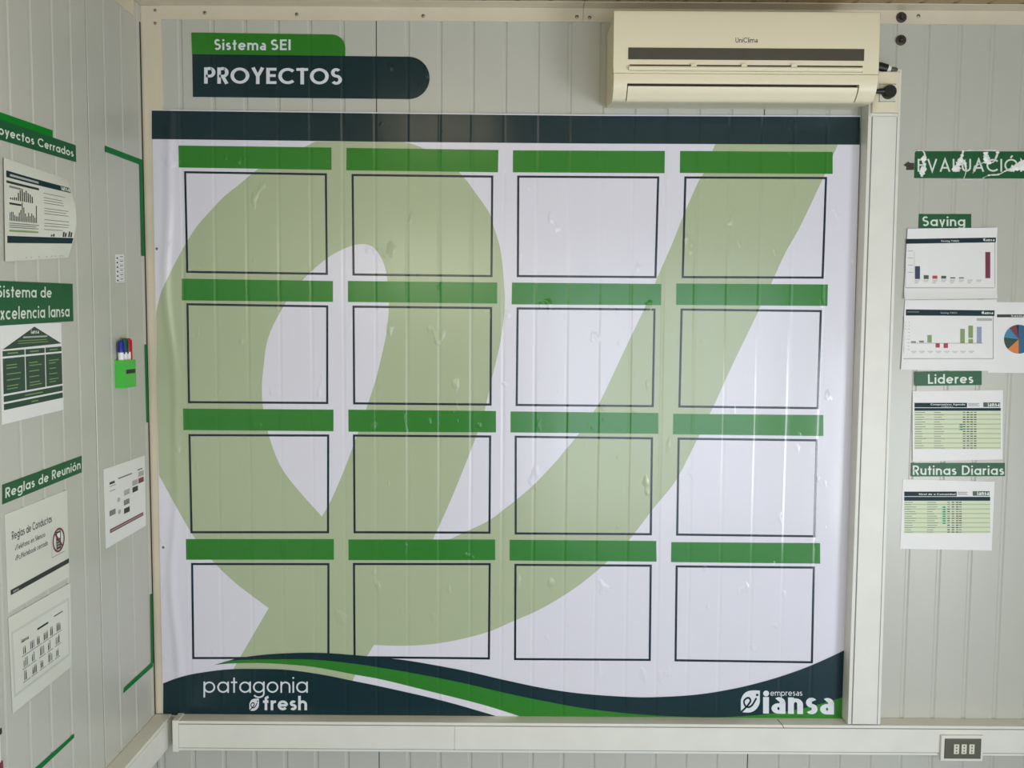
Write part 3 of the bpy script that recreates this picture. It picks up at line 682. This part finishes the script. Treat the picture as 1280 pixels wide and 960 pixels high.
# closed projects sign
th, S = lsheet('wall_sign', [(-20, 142.5), (94.3, 181.6), (94.8, 202.8), (-20, 169)], 'dark green sign reading Proyectos Cerrados high on left wall', 'sign', SGREEN)
mb = MB(); text(mb, S, 'Proyectos Cerr@dos'.replace('@', 'a'), .035, .965, .74, .46, .16, 0, SWHITE); mb.build('lettering', th)
# tapes
def tape(q, label, m=TAPE, off=.0006):
    mb = MB(); Sx = Sheet(LQ(q), (1, 0, 0), off); slab(mb, Sx, [(0, 0), (1, 0), (1, 1), (0, 1)], .0003, m)
    o = mb.build('tape_strip'); tag(o, label, 'tape', 'green tape strips on the left wall'); return o
tape([(-20, 133.5), (65, 163), (65, 171.8), (-20, 143)], 'bright green tape strip along the top of Proyectos Cerrados sign', TAPE2, .0016)
tape([(131, 182), (177.8, 199.8), (177.8, 207.2), (131, 189.5)], 'short slanting green tape strip, highest beside the corner')
tape([(174.2, 204), (177.6, 206), (180.2, 320), (176.8, 320)], 'upper vertical green tape strip hanging below the slanting top strip', off=.001)
tape([(180.4, 430.5), (183, 430.5), (185.4, 528), (182.8, 528)], 'middle vertical green tape strip level with the marker holder')
tape([(187.4, 743), (189.8, 742), (191.6, 829), (189, 830)], 'lowest vertical green tape strip near the corner')
tape([(154.3, 860), (190.2, 827), (191, 833), (153.8, 866.5)], 'slanting green tape strip at the foot of the lowest vertical strip', off=.001)
tape([(30, 972), (92.3, 917), (92.3, 922), (30, 981)], 'green tape strip crossing the bottom left of the left wall')
# laminated chart page, its right edge curling off the wall
th, S = lsheet('chart_sheet', [(2, 197), (83.5, 224), (84.5, 322), (4, 327)], 'laminated chart page curling off the wall under Proyectos Cerrados sign', 'paper', LAMI, bend=lambda a, b: .022*a*a*math.sin(math.pi*min(1, max(0, b)))+.004*(1-a)**3, nu=16, nv=16)
mb = MB()
rect(mb, S, .03, .115, .98, .18, 0, TEAL, 16, 4); lines(mb, S, .08, .5, .14, .022, .0003, LGREY, jit=0); text(mb, S, 'i@ns@', .84, .97, .17, .07, .2, .0005, SWHITE)
rect(mb, S, .03, .21, .5, .235, 0, INK, 8, 1); rect(mb, S, .07, .255, .24, .275, 0, GREYINK); rect(mb, S, .07, .42, .24, .44, 0, INK)
for i in range(12):
    h_ = [.02, .02, .03, .03, .08, .11, .13, .10, .12, .10, .09, .07][i]; rect(mb, S, .08+.028*i, .39-h_, .096+.028*i, .39, 0, INK)
for i in range(18):
    h_ = [.08, .09, .09, .06, .05, .05, .09, .12, .2, .15, .09, .06, .1, .07, .1, .08, .06, .19][i]; rect(mb, S, .07+.022*i, .6-h_, .082+.022*i, .6, 0, INK)
lines(mb, S, .06, .5, .62, .008, 0, GREYINK, 3, .02); lines(mb, S, .06, .48, .69, .018, 0, OLIVE, jit=0)
for y in (.25, .3, .33, .36, .42, .45, .48, .55, .59, .62, .66): lines(mb, S, .56, .92, y, .007, 0, GREYINK)
for x, h_ in ((.66, .02), (.69, .03), (.83, .06), (.86, .05), (.91, .07), (.94, .06)): rect(mb, S, x, .74-h_, x+.022, .74, 0, INK)
rect(mb, S, .03, .75, .99, .82, 0, TEAL, 16, 4)
for x in (.3, .38, .5, .62, .7, .76, .84, .88): rect(mb, S, x, .965, x+.02, .98, 0, LGREY)
mb.build('printed_chart', th)
# excellence system sign and diagram
th, S = lsheet('wall_sign', [(-14, 350.5), (89.8, 354.8), (90.8, 401.5), (-14, 408)], 'dark green sign reading Sistema de Excelencia Iansa on left wall', 'sign', SGREEN, off=.0016)
mb = MB(); text(mb, S, 'Sistema de', .07, .71, .37, .27, .15, 0, SWHITE); text(mb, S, 'Excelencia Iansa', .045, .945, .87, .3, .15, 0, SWHITE); mb.build('lettering', th)
th, S = lsheet('diagram_sheet', [(-1, 405), (76, 403.5), (79, 512), (2, 531)], 'white page with dark green temple diagram below Sistema de Excelencia sign', 'paper', PAPER)
mb = MB()
poly(mb, S, [(.53, .035), (.99, .235), (.03, .255)], 0, DGREEN)
for x0_, x1_ in ((.03, .36), (.375, .69), (.705, .99)):
    rect(mb, S, x0_, .27, x1_, .325, 0, DGREEN); rect(mb, S, x0_, .345, x1_, .70, 0, DGREEN)
    lines(mb, S, x0_+.07, x1_-.05, .29, .014, .0003, OLIVE)
    for y in (.41, .44, .5, .56, .62, .65): lines(mb, S, x0_+.05, x1_-.05, y, .01, .0003, OLIVE, jit=.4)
rect(mb, S, .03, .72, .99, .78, 0, DGREEN); rect(mb, S, .03, .80, .99, .86, 0, DGREEN)
lines(mb, S, .35, .7, .745, .012, .0003, OLIVE); lines(mb, S, .45, .6, .825, .012, .0003, OLIVE)
text(mb, S, 'i@ns@', .47, .6, .11, .045, .2, .0003, SWHITE); lines(mb, S, .34, .74, .135, .018, .0003, LGREY, jit=0); lines(mb, S, .26, .82, .175, .008, .0003, OLIVE, 2, .025)
mb.build('printed_diagram', th)
# meeting rules
th, S = lsheet('wall_sign', [(2.5, 606), (101.7, 569.6), (101.7, 590.4), (2.5, 630.6)], 'slanting dark green sign reading Reglas de Reunión on left wall', 'sign', SGREEN)
mb = MB(); text(mb, S, 'Reglas de Reunión', .03, .98, .74, .52, .16, 0, SWHITE); mb.build('lettering', th)
th, S = lsheet('rules_sheet', [(5.3, 643.5), (83.2, 612.2), (86, 721), (9.5, 766)], 'white page headed Reglas de Conductas with crossed-out phone symbol', 'paper', LAMI)
mb = MB(); text(mb, S, 'Reglas de Conductas', .09, .72, .285, .085, .13, 0, INK)
text(mb, S, '#Teléfono en Silencio', .13, .6, .41, .055, .13, 0, INK); text(mb, S, '#Pc/Notebook cerrado', .13, .64, .515, .055, .13, 0, INK)
rect(mb, S, .045, .785, 1.0, .838, 0, INK); text(mb, S, 'i@ns@', .08, .16, .825, .03, .2, .0003, LGREY)
mb.build('printed_text', th)
mb = MB(); cx, cy = .825, .52
rect(mb, S, .70, .36, .705, .68, 0, LGREY); rect(mb, S, .70, .675, .93, .681, 0, GREYINK)
rect(mb, S, .785, .42, .865, .62, 0, INK); rect(mb, S, .80, .44, .85, .5, .0003, PAPER)
for i in range(3):
    for j in range(3): rect(mb, S, .797+.02*i, .52+.03*j, .81+.02*i, .537+.03*j, .0003, LGREY)
rg = ell(cx, cy, .105, .135, n=40)[:-1]; inn = ell(cx, cy, .088, .112, n=40)[:-1]
mb.add([S.P(*p, .0006) for p in rg+inn], [(i, (i+1) % 40, (i+1) % 40+40, i+40) for i in range(40)], MAROON)
poly(mb, S, [(.75, .43), (.765, .415), (.902, .61), (.888, .625)], .0008, MAROON); mb.build('prohibition_symbol', th)
th, S = lsheet('people_sheet', [(9.4, 772.5), (87, 728.5), (89, 833), (15, 892)], 'laminated page of small figures in rows, lowest on left wall', 'paper', LAMI, off=.0012)
mb = MB()
for a_, b_, c_, d_ in ((.03, .16, .97, .19), (.03, .82, .97, .85), (.03, .19, .055, .82), (.945, .19, .97, .82)): rect(mb, S, a_, b_, c_, d_, 0, LAMW)
text(mb, S, 'i@ns@', .17, .28, .34, .045, .2, 0, INK); lines(mb, S, .42, .6, .29, .022, 0, INK, jit=0); lines(mb, S, .7, .85, .27, .012, 0, INK, jit=0)
for r_, n_ in enumerate((6, 5, 5)):
    for i in range(n_):
        x = .19+i*.66/n_; y = .47+r_*.14
        for k in range(3 if (i+r_) % 2 else 2):
            xx = x+k*.025; hh = .05+.03*random.random()
            rect(mb, S, xx, y-hh, xx+.015, y, 0, random.choice([INK, GREYINK, INK])); poly(mb, S, ell(xx+.0075, y-hh-.012, .008, .011, n=8)[:-1], 0, GREYINK)
        lines(mb, S, x-.02, x+.1, y+.012, .008, 0, GREYINK)
mb.build('printed_figures', th)
# organisation chart page, label, marker holder
th, S = lsheet('organisation_sheet', [(129, 586.8), (180.5, 569.2), (182, 657), (132, 686)], 'white organisation chart page with maroon bar near the corner', 'paper', PAPER)
mb = MB()
rect(mb, S, .12, .19, .24, .22, 0, INK); lines(mb, S, .32, .66, .175, .018, 0, GREYINK, jit=0); lines(mb, S, .8, .93, .16, .018, 0, GREYINK, jit=0); lines(mb, S, .12, .26, .24, .008, 0, GREYINK, 2, .06)
for x, y, m_ in ((.1, .55, GREYINK), (.44, .5, GREYINK), (.44, .61, INK), (.66, .38, INK), (.82, .29, MAROON), (.45, .37, LGREY), (.82, .2, LGREY), (.66, .29, LGREY)): rect(mb, S, x, y, x+.14, y+.07, 0, m_)
for x, y in ((.29, .46), (.3, .62)): poly(mb, S, ell(x+.03, y, .035, .03, n=12)[:-1], 0, LGREY)
rect(mb, S, .1, .785, .93, .835, 0, MAROON); rect(mb, S, .12, .805, .9, .815, .0003, LGREY)
mb.build('printed_chart', th)
th, S = lsheet('label_strip', [(143.5, 318), (154.6, 318), (155.2, 352.8), (144.6, 353.2)], 'small white strip label of short printed rows above the marker holder', 'label', PAPER)
mb = MB()
for i in range(6): rect(mb, S, .5, .07+.16*i, .85, .095+.16*i, 0, INK); rect(mb, S, .12, .1+.16*i, .28, .16+.16*i, 0, INK); rect(mb, S, .3, .185+.155*i, .98, .193+.155*i, 0, GREYINK)
mb.build('printed_rows', th)
PX = .027
hA = atX(155, 450, XL+PX); hB = atX(169.6, 450, XL+PX); hz1 = atX(155, 450.5, XL+PX).z; hz0 = atX(155, 485.5, XL+PX).z
mh = thing('marker_holder', (XL, (hA.y+hB.y)/2, hz0), 'bright green plastic marker holder stuck on the left wall', 'holder')
ya, yb = hA.y, hB.y; tk = .002; mb = MB(); xo = XL+PX; xi = XL+.0006
mb.box(xi, xi+tk, ya, yb, hz0, hz1, LIME); mb.box(xo-tk, xo, ya, yb, hz0, hz1, LIME); mb.box(xi+tk, xo-tk, ya, ya+tk, hz0, hz1, LIME); mb.box(xi+tk, xo-tk, yb-tk, yb, hz0, hz1, LIME); mb.box(xi+tk, xo-tk, ya+tk, yb-tk, hz0, hz0+tk, LIME)
mb.build('cup', mh)
mb = MB(); S = Sheet([Vector((xo, ya+(yb-ya)*u, z)) for u, z in ((.16, hz1-.026), (.93, hz1-.026), (.93, hz1-.041), (.16, hz1-.041))], (1, 0, 0), .0004)
rect(mb, S, 0, .1, 1, .9, 0, INK); mb.build('dark_mark', mh)
for k, (nm, m_, yc, zt_, zc_, lab) in enumerate((('marker_pen', MBLUE, .013, .028, -.012, 'blue-capped marker nearest in the green holder'), ('marker_pen', MGREEN, .036, .033, -.004, 'green-capped marker between the blue and red ones'), ('marker_pen', MRED, .060, .034, -.004, 'red-capped marker standing closest to the corner'))):
    y = ya+yc; x = XL+.0135; t = thing('marker_pen', (x, y, hz0+tk), lab, 'marker', 'markers in the green holder')
    ztop = hz1+.062 if k else hz1+.055
    mb = MB(); mb.tube([(x, y, hz0+tk+.0005), (x, y, hz1+.022)], .0085, MWHITE, 16); mb.build('barrel', t, smooth=True)
    mb = MB(); mb.tube([(x, y, hz1+.0225), (x, y, ztop-.006), (x, y, ztop)], [.0096, .0092, .0062], m_, 16); mb.build('cap', t, smooth=True)
    mb = MB(); mb.box(x+.0085, x+.0112, y-.002, y+.002, hz1+(-.002 if k == 2 else .018), ztop-.004, m_); mb.build('clip', t)
# white object cut by the lower left frame edge
Q = LQ([(-30, 886), (2.5, 893), (3.5, 958), (-30, 990)])
fm = thing('wall_fixture', (Q[0]+Q[2])/2, 'white rounded plastic fixture cut off by the lower left frame edge', 'fixture')
ce_ = atX(-22, 930, XL); mb = MB()
prf = []
zc0 = atX(-4, 893, XL+.02).z; zc1 = atX(0, 990, XL+.02).z; yr = atX(2.6, 910, XL+.022).y
mb.box(XL+.0006, XL+.022, yr-.2, yr, zc1-.05, zc0, MWHITE); mb.build('casing', fm, bevel=.02, seg=5)
mb = MB(); z_ = atX(0, 915, XL+.022).z; mb.box(XL+.004, XL+.0228, yr-.03, yr-.0018, z_-.006, z_+.006, BLACK); mb.build('switch', fm)
mb = MB(); z_ = atX(0, 958, XL+.022).z; mb.box(XL+.004, XL+.0228, yr-.03, yr-.0018, z_-.03, z_+.008, MAROON); mb.build('red_mark', fm)

# ------------------------------------------------------------------ things on the back wall, right of the trunking
def bsheet(name, q, label, cat, m, off=.0006, t=.0005, bend=None, nu=6, nv=6):
    c = atY(sum(p[0] for p in q)/4, sum(p[1] for p in q)/4, 0)
    th = thing(name, (c.x, 0, c.z), label, cat); S = Wall(-off, bend); mb = MB()
    slab(mb, S, q, t, m, nu, nv); mb.build('sheet' if cat == 'paper' else 'backing_sheet', th, smooth=bend is not None)
    S.Y = -off-t-.0003; return th, S
th, S = bsheet('wall_sign', [(1143.7, 189), (1292, 189.4), (1292, 223.2), (1142.6, 222.6)], 'green EVALUACIÓN sign with ragged white strips, top right', 'sign', SGREEN)
mb = MB(); text(mb, S, 'EVALUACIÓN', 1147, 1288, 214.6, 16, .13, 0, SWHITE, gap=.16); mb.build('lettering', th)
def rag(pts, wds):  # ragged, slightly raised strip in glossy white
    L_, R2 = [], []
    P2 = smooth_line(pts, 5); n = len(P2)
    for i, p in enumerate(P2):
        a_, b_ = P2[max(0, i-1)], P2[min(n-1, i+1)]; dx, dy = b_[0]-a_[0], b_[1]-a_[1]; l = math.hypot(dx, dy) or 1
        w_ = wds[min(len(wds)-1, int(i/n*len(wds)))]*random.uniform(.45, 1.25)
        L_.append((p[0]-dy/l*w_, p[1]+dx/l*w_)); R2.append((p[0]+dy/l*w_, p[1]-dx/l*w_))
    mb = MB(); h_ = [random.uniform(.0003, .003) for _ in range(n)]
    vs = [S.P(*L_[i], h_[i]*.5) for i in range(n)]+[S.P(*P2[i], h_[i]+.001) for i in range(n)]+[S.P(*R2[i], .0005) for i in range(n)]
    mb.add(vs, [(i, i+1, n+i+1, n+i) for i in range(n-1)]+[(n+i, n+i+1, 2*n+i+1, 2*n+i) for i in range(n-1)], RAGWHITE)
    mb.build('white_strip', th)
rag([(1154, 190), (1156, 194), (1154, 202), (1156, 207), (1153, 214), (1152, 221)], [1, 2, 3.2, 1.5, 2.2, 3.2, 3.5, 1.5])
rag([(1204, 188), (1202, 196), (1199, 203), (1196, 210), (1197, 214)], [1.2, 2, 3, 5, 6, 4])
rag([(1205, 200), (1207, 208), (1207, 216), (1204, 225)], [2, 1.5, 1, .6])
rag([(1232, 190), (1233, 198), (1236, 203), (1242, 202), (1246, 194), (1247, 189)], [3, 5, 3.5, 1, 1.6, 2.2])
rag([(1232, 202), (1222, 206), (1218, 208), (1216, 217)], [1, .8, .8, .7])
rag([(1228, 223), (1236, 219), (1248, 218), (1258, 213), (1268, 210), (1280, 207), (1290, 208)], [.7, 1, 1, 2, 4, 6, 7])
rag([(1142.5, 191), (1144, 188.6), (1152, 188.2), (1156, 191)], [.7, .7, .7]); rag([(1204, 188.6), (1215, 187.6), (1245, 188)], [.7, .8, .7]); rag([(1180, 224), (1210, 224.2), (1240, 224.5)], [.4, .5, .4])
mb = MB(); S0 = Wall(-.0004); ar = [(1129.3, 206.4), (1135.5, 201.8), (1137, 203.6), (1142.6, 203.8), (1142.4, 212.3), (1132.5, 212.6), (1133, 208.4)]
poly(mb, S0, ar, .0008, RUST); n = len(ar); mb.add([S0.P(*p, 0) for p in ar]+[S0.P(*p, .0008) for p in ar], [(i, (i+1) % n, (i+1) % n+n, i+n) for i in range(n)], RUST)
tag(mb.build('arrow_sticker'), 'small dark brown arrow sticker pointing left beside the EVALUACIÓN sign', 'sticker')
th, S = bsheet('wall_sign', [(1149, 267.5), (1214, 267.5), (1214, 285), (1148.6, 285)], 'small green sign reading Saving', 'sign', SGREEN)
mb = MB(); text(mb, S, 'Saving', 1152.8, 1206.5, 282.6, 12.2, .16, 0, SWHITE); mb.build('lettering', th)
# page with blue and maroon bars
bend = lambda a, b: .004*max(0, (1142-a)/14)**2+.003*max(0, (298-b)/14)**2+.006*max(0, (b-362)/12)**2
th, S = bsheet('chart_sheet', [(1134, 286), (1246.3, 284.6), (1246, 373), (1129, 374.5)], 'white bar chart page with tall maroon bar, under Saving sign', 'paper', PAPER, bend=bend, nu=16, nv=12, off=.0024)
def c1(x, y): return (1120+x/8, 255+y/8)
def r8(mb, C, x0, y0, x1, y1, m, off=0):
    a_, b_ = C(x0, y0), C(x1, y1); rect(mb, S, a_[0], a_[1], b_[0], b_[1], off, m, 3, 3)
mb = MB(); quad(mb, S, [c1(100, 350), c1(1000, 335), c1(998, 383), c1(97, 398)], 0, TEAL, 12, 2)
a_ = c1(450, 375); b_ = c1(630, 372); text(mb, S, 'Saving Y2023', a_[0], b_[0], a_[1]+.3, 2, .18, .0003, SWHITE); text(mb, S, 'i@ns@', c1(885, 0)[0], c1(985, 0)[0], c1(0, 371)[1], 3.6, .24, .0003, SWHITE)
poly(mb, S, ell(*c1(880, 357), 1.1, 1.5, n=10)[:-1], .0003, SWHITE)
for x0_, y0_, y1_, m_ in ((190, 622, 750, NAVY), (277, 712, 750, DOLIVE), (364, 716, 748, REDP), (452, 718, 746, DOLIVE), (542, 733, 744, INK), (630, 734, 744, INK), (893, 480, 742, MAROON)): r8(mb, c1, x0_, y0_, x0_+50, y1_, m_)
for y in (470, 540, 612, 683): r8(mb, c1, 118, y-3, 170, y+3, LGREY)
for i in range(8): 
    for j in range(2 if i % 2 else 3): r8(mb, c1, 188+88*i, 758+14*j, 240+88*i-10*j, 764+14*j, LGREY)
for q_ in ((90, 836, 980, 841), (90, 400, 94, 836), (988, 385, 992, 836)): r8(mb, c1, *q_, GREYINK)
r8(mb, c1, 182, 480, 185, 750, LGREY); mb.build('printed_chart', th)
# page with green bars
bend = lambda a, b: .003*max(0, (1140-a)/14)**2
th, S = bsheet('chart_sheet', [(1131, 375.2), (1246, 374.4), (1242, 463.8), (1125.5, 462)], 'white bar chart page with green, lilac and crimson bars above Lideres sign', 'paper', PAPER, bend=bend, nu=12, nv=6, off=.0012)
def c2(x, y): return (1120+x/8, 365+y/8)
mb = MB(); quad(mb, S, [c2(97, 174), c2(985, 184), c2(984, 240), c2(97, 235)], 0, TEAL, 10, 1)
text(mb, S, 'Saving Y2023', c2(445, 0)[0], c2(610, 0)[0], c2(0, 216)[1], 2, .18, .0003, LGREY); text(mb, S, 'i@ns@', c2(872, 0)[0], c2(970, 0)[0], c2(0, 222)[1], 3.8, .24, .0003, SWHITE)
poly(mb, S, ell(*c2(864, 207), 1.1, 1.6, n=10)[:-1], .0003, SWHITE); lines(mb, S, c2(110, 0)[0], c2(230, 0)[0], c2(0, 195)[1], 1, .0003, GREYINK, jit=0)
for x0_, y0_, x1_, y1_, m_ in ((150, 492, 200, 508, GREYINK), (232, 486, 278, 506, GREYINK), (314, 430, 358, 506, OLIVE), (396, 512, 438, 556, PINKR), (476, 512, 520, 560, PINKR), (642, 368, 688, 514, OLIVE), (724, 336, 770, 514, OLIVE), (808, 348, 856, 514, LILAC), (150, 510, 870, 514, GREYINK)): r8(mb, c2, x0_, y0_, x1_, y1_, m_)
r8(mb, c2, 724, 458, 768, 472, TABG, .0003)
for y in range(300, 580, 34): r8(mb, c2, 88, y, 138, y+5, LGREY)
for i in range(8): r8(mb, c2, 150+82*i, 590, 208+82*i, 596, LGREY); r8(mb, c2, 160+82*i, 604, 196+82*i, 609, LGREY)
r8(mb, c2, 808, 262, 960, 288, LGREY); r8(mb, c2, 70, 664, 968, 669, GREYINK); r8(mb, c2, 74, 240, 78, 664, GREYINK); r8(mb, c2, 970, 240, 974, 668, INK)
mb.build('printed_chart', th)
# pie page cut by the frame
th, S = bsheet('pie_chart_sheet', [(1245.6, 377.6), (1352, 378), (1350, 467), (1235, 465.8)], 'white page with multicoloured pie chart at the right frame edge', 'paper', PAPER, off=.0006)
mb = MB(); r8(mb, c2, 1010, 224, 1750, 253, INK); text(mb, S, 'Saving Y2023', c2(1150, 0)[0], c2(1440, 0)[0], c2(0, 247)[1], 2.2, .18, .0003, SWHITE)
pcx, pcy = c2(1226, 472)
for a0, a1, m_ in ((-90, 90, PBLUE), (90, 137, ORANGE), (137, 187, DGREEN), (187, 230, LBLUE), (230, 262, MAROON), (262, 270, TEAL)):
    poly(mb, S, [(pcx, pcy)]+ell(pcx, pcy, 18.3, 18.1, a0, a1, max(3, int(abs(a1-a0)/9))), 0, m_)
mb.build('printed_pie', th)
th, S = bsheet('wall_sign', [(1143.7, 464.6), (1227, 463.7), (1227, 481.2), (1143.7, 482.4)], 'small green sign reading Lideres', 'sign', SGREEN, off=.003)
mb = MB(); text(mb, S, 'Lideres', 1160, 1216.6, 479.8, 12, .16, 0, SWHITE, 479); mb.build('lettering', th)
def table(q, C, hd, colsx, rows, title, label, green):
    global S
    th, S = bsheet('table_sheet', q, label, 'paper', PAPER, off=.0006)
    mb = MB(); x0_, x1_, y0_, y1_ = hd
    rect(mb, S, *C(x0_, rows[0]), *C(x1_, rows[1]), 0, TABG)
    n_ = rows[2]; ph = (rows[1]-rows[0])/n_
    for i in range(n_):
        y = rows[0]+ph*i
        if i % 2: r8(mb, C, x0_, y+ph*.2, x1_, y+ph*.62, TABG2, .0003)
        lines(mb, S, C(x0_+5, 0)[0], C(x0_+120, 0)[0], C(0, y+ph*.4)[1], .7, .0005, GREYINK, jit=.5)
        if colsx[0]: lines(mb, S, C(colsx[0], 0)[0], C(colsx[0]+110, 0)[0], C(0, y+ph*.4)[1], .7, .0005, GREYINK, jit=.5)
        for k, x in enumerate(colsx[1]):
            g_ = k == 0
            if g_ and not (green[0] <= i < green[1]): continue
            r8(mb, C, x, y+ph*.3, x+(40 if g_ else 26), y+ph*(.95 if g_ else .7), MINT if g_ else random.choice([INK, GREYINK, INK]), .0005)
            if g_: r8(mb, C, x+12, y+ph*.35, x+30, y+ph*.8, DGREEN, .0007)
    r8(mb, C, x0_, y0_, x0_+title[2], y0_+46, TEAL); r8(mb, C, x0_, y0_+52, x1_, rows[0]-4, TEAL)
    text(mb, S, title[0], C(title[3], 0)[0], C(title[4], 0)[0], C(0, y0_+(24 if title[1] else 34))[1], 2.1, .2, .0004, SWHITE)
    if title[1]: text(mb, S, title[1], C(title[5], 0)[0], C(title[6], 0)[0], C(0, y0_+43)[1], 1.8, .2, .0004, LGREY)
    lx = x1_-175; r8(mb, C, lx, y0_-4, x1_-6, y0_+42, DGREEN); a_ = C(lx+45, y0_+36); text(mb, S, 'i@ns@', a_[0], C(x1_-12, 0)[0], a_[1], 5.6, .22, .0004, SWHITE)
    for j in range(3): lines(mb, S, C(lx-150, 0)[0], C(lx-30, 0)[0], C(0, y0_+4+12*j)[1], .6, .0004, GREYINK)
    mb.build('printed_table', th)
def c3(x, y): return (1120+x/8, 480+y/8)
def c4(x, y): return (1120+x/8, 590+y/8+.0)
table([(1140.6, 488.8), (1253.6, 487.6), (1253, 574.2), (1140.6, 576.8)], c3, (185, 1048, 188, 0), (380, (630, 668, 706, 742, 778)), (272, 652, 16), ('Compromisos Agenda', 'Lideres', 525, 345, 690, 455, 570), 'pale green table page between the Lideres and Rutinas Diarias signs', (5, 8))
th, S = bsheet('wall_sign', [(1139.4, 578.6), (1256, 578.6), (1256, 595.2), (1139, 595.6)], 'small green sign reading Rutinas Diarias', 'sign', SGREEN)
mb = MB(); text(mb, S, 'Rutinas Diarias', 1141, 1255, 593.6, 11.8, .16, 0, SWHITE); mb.build('lettering', th)
table([(1128.7, 599), (1243.2, 602), (1239.5, 688.2), (1125, 685.8)], c4, (82, 942, 196, 0), (310, (460, 512, 556, 598, 630)), (292, 612, 14), ('Nivel de a Comunidad', '', 525, 230, 595), 'pale green table page below the Rutinas Diarias sign, lowest sheet', (2, 10))
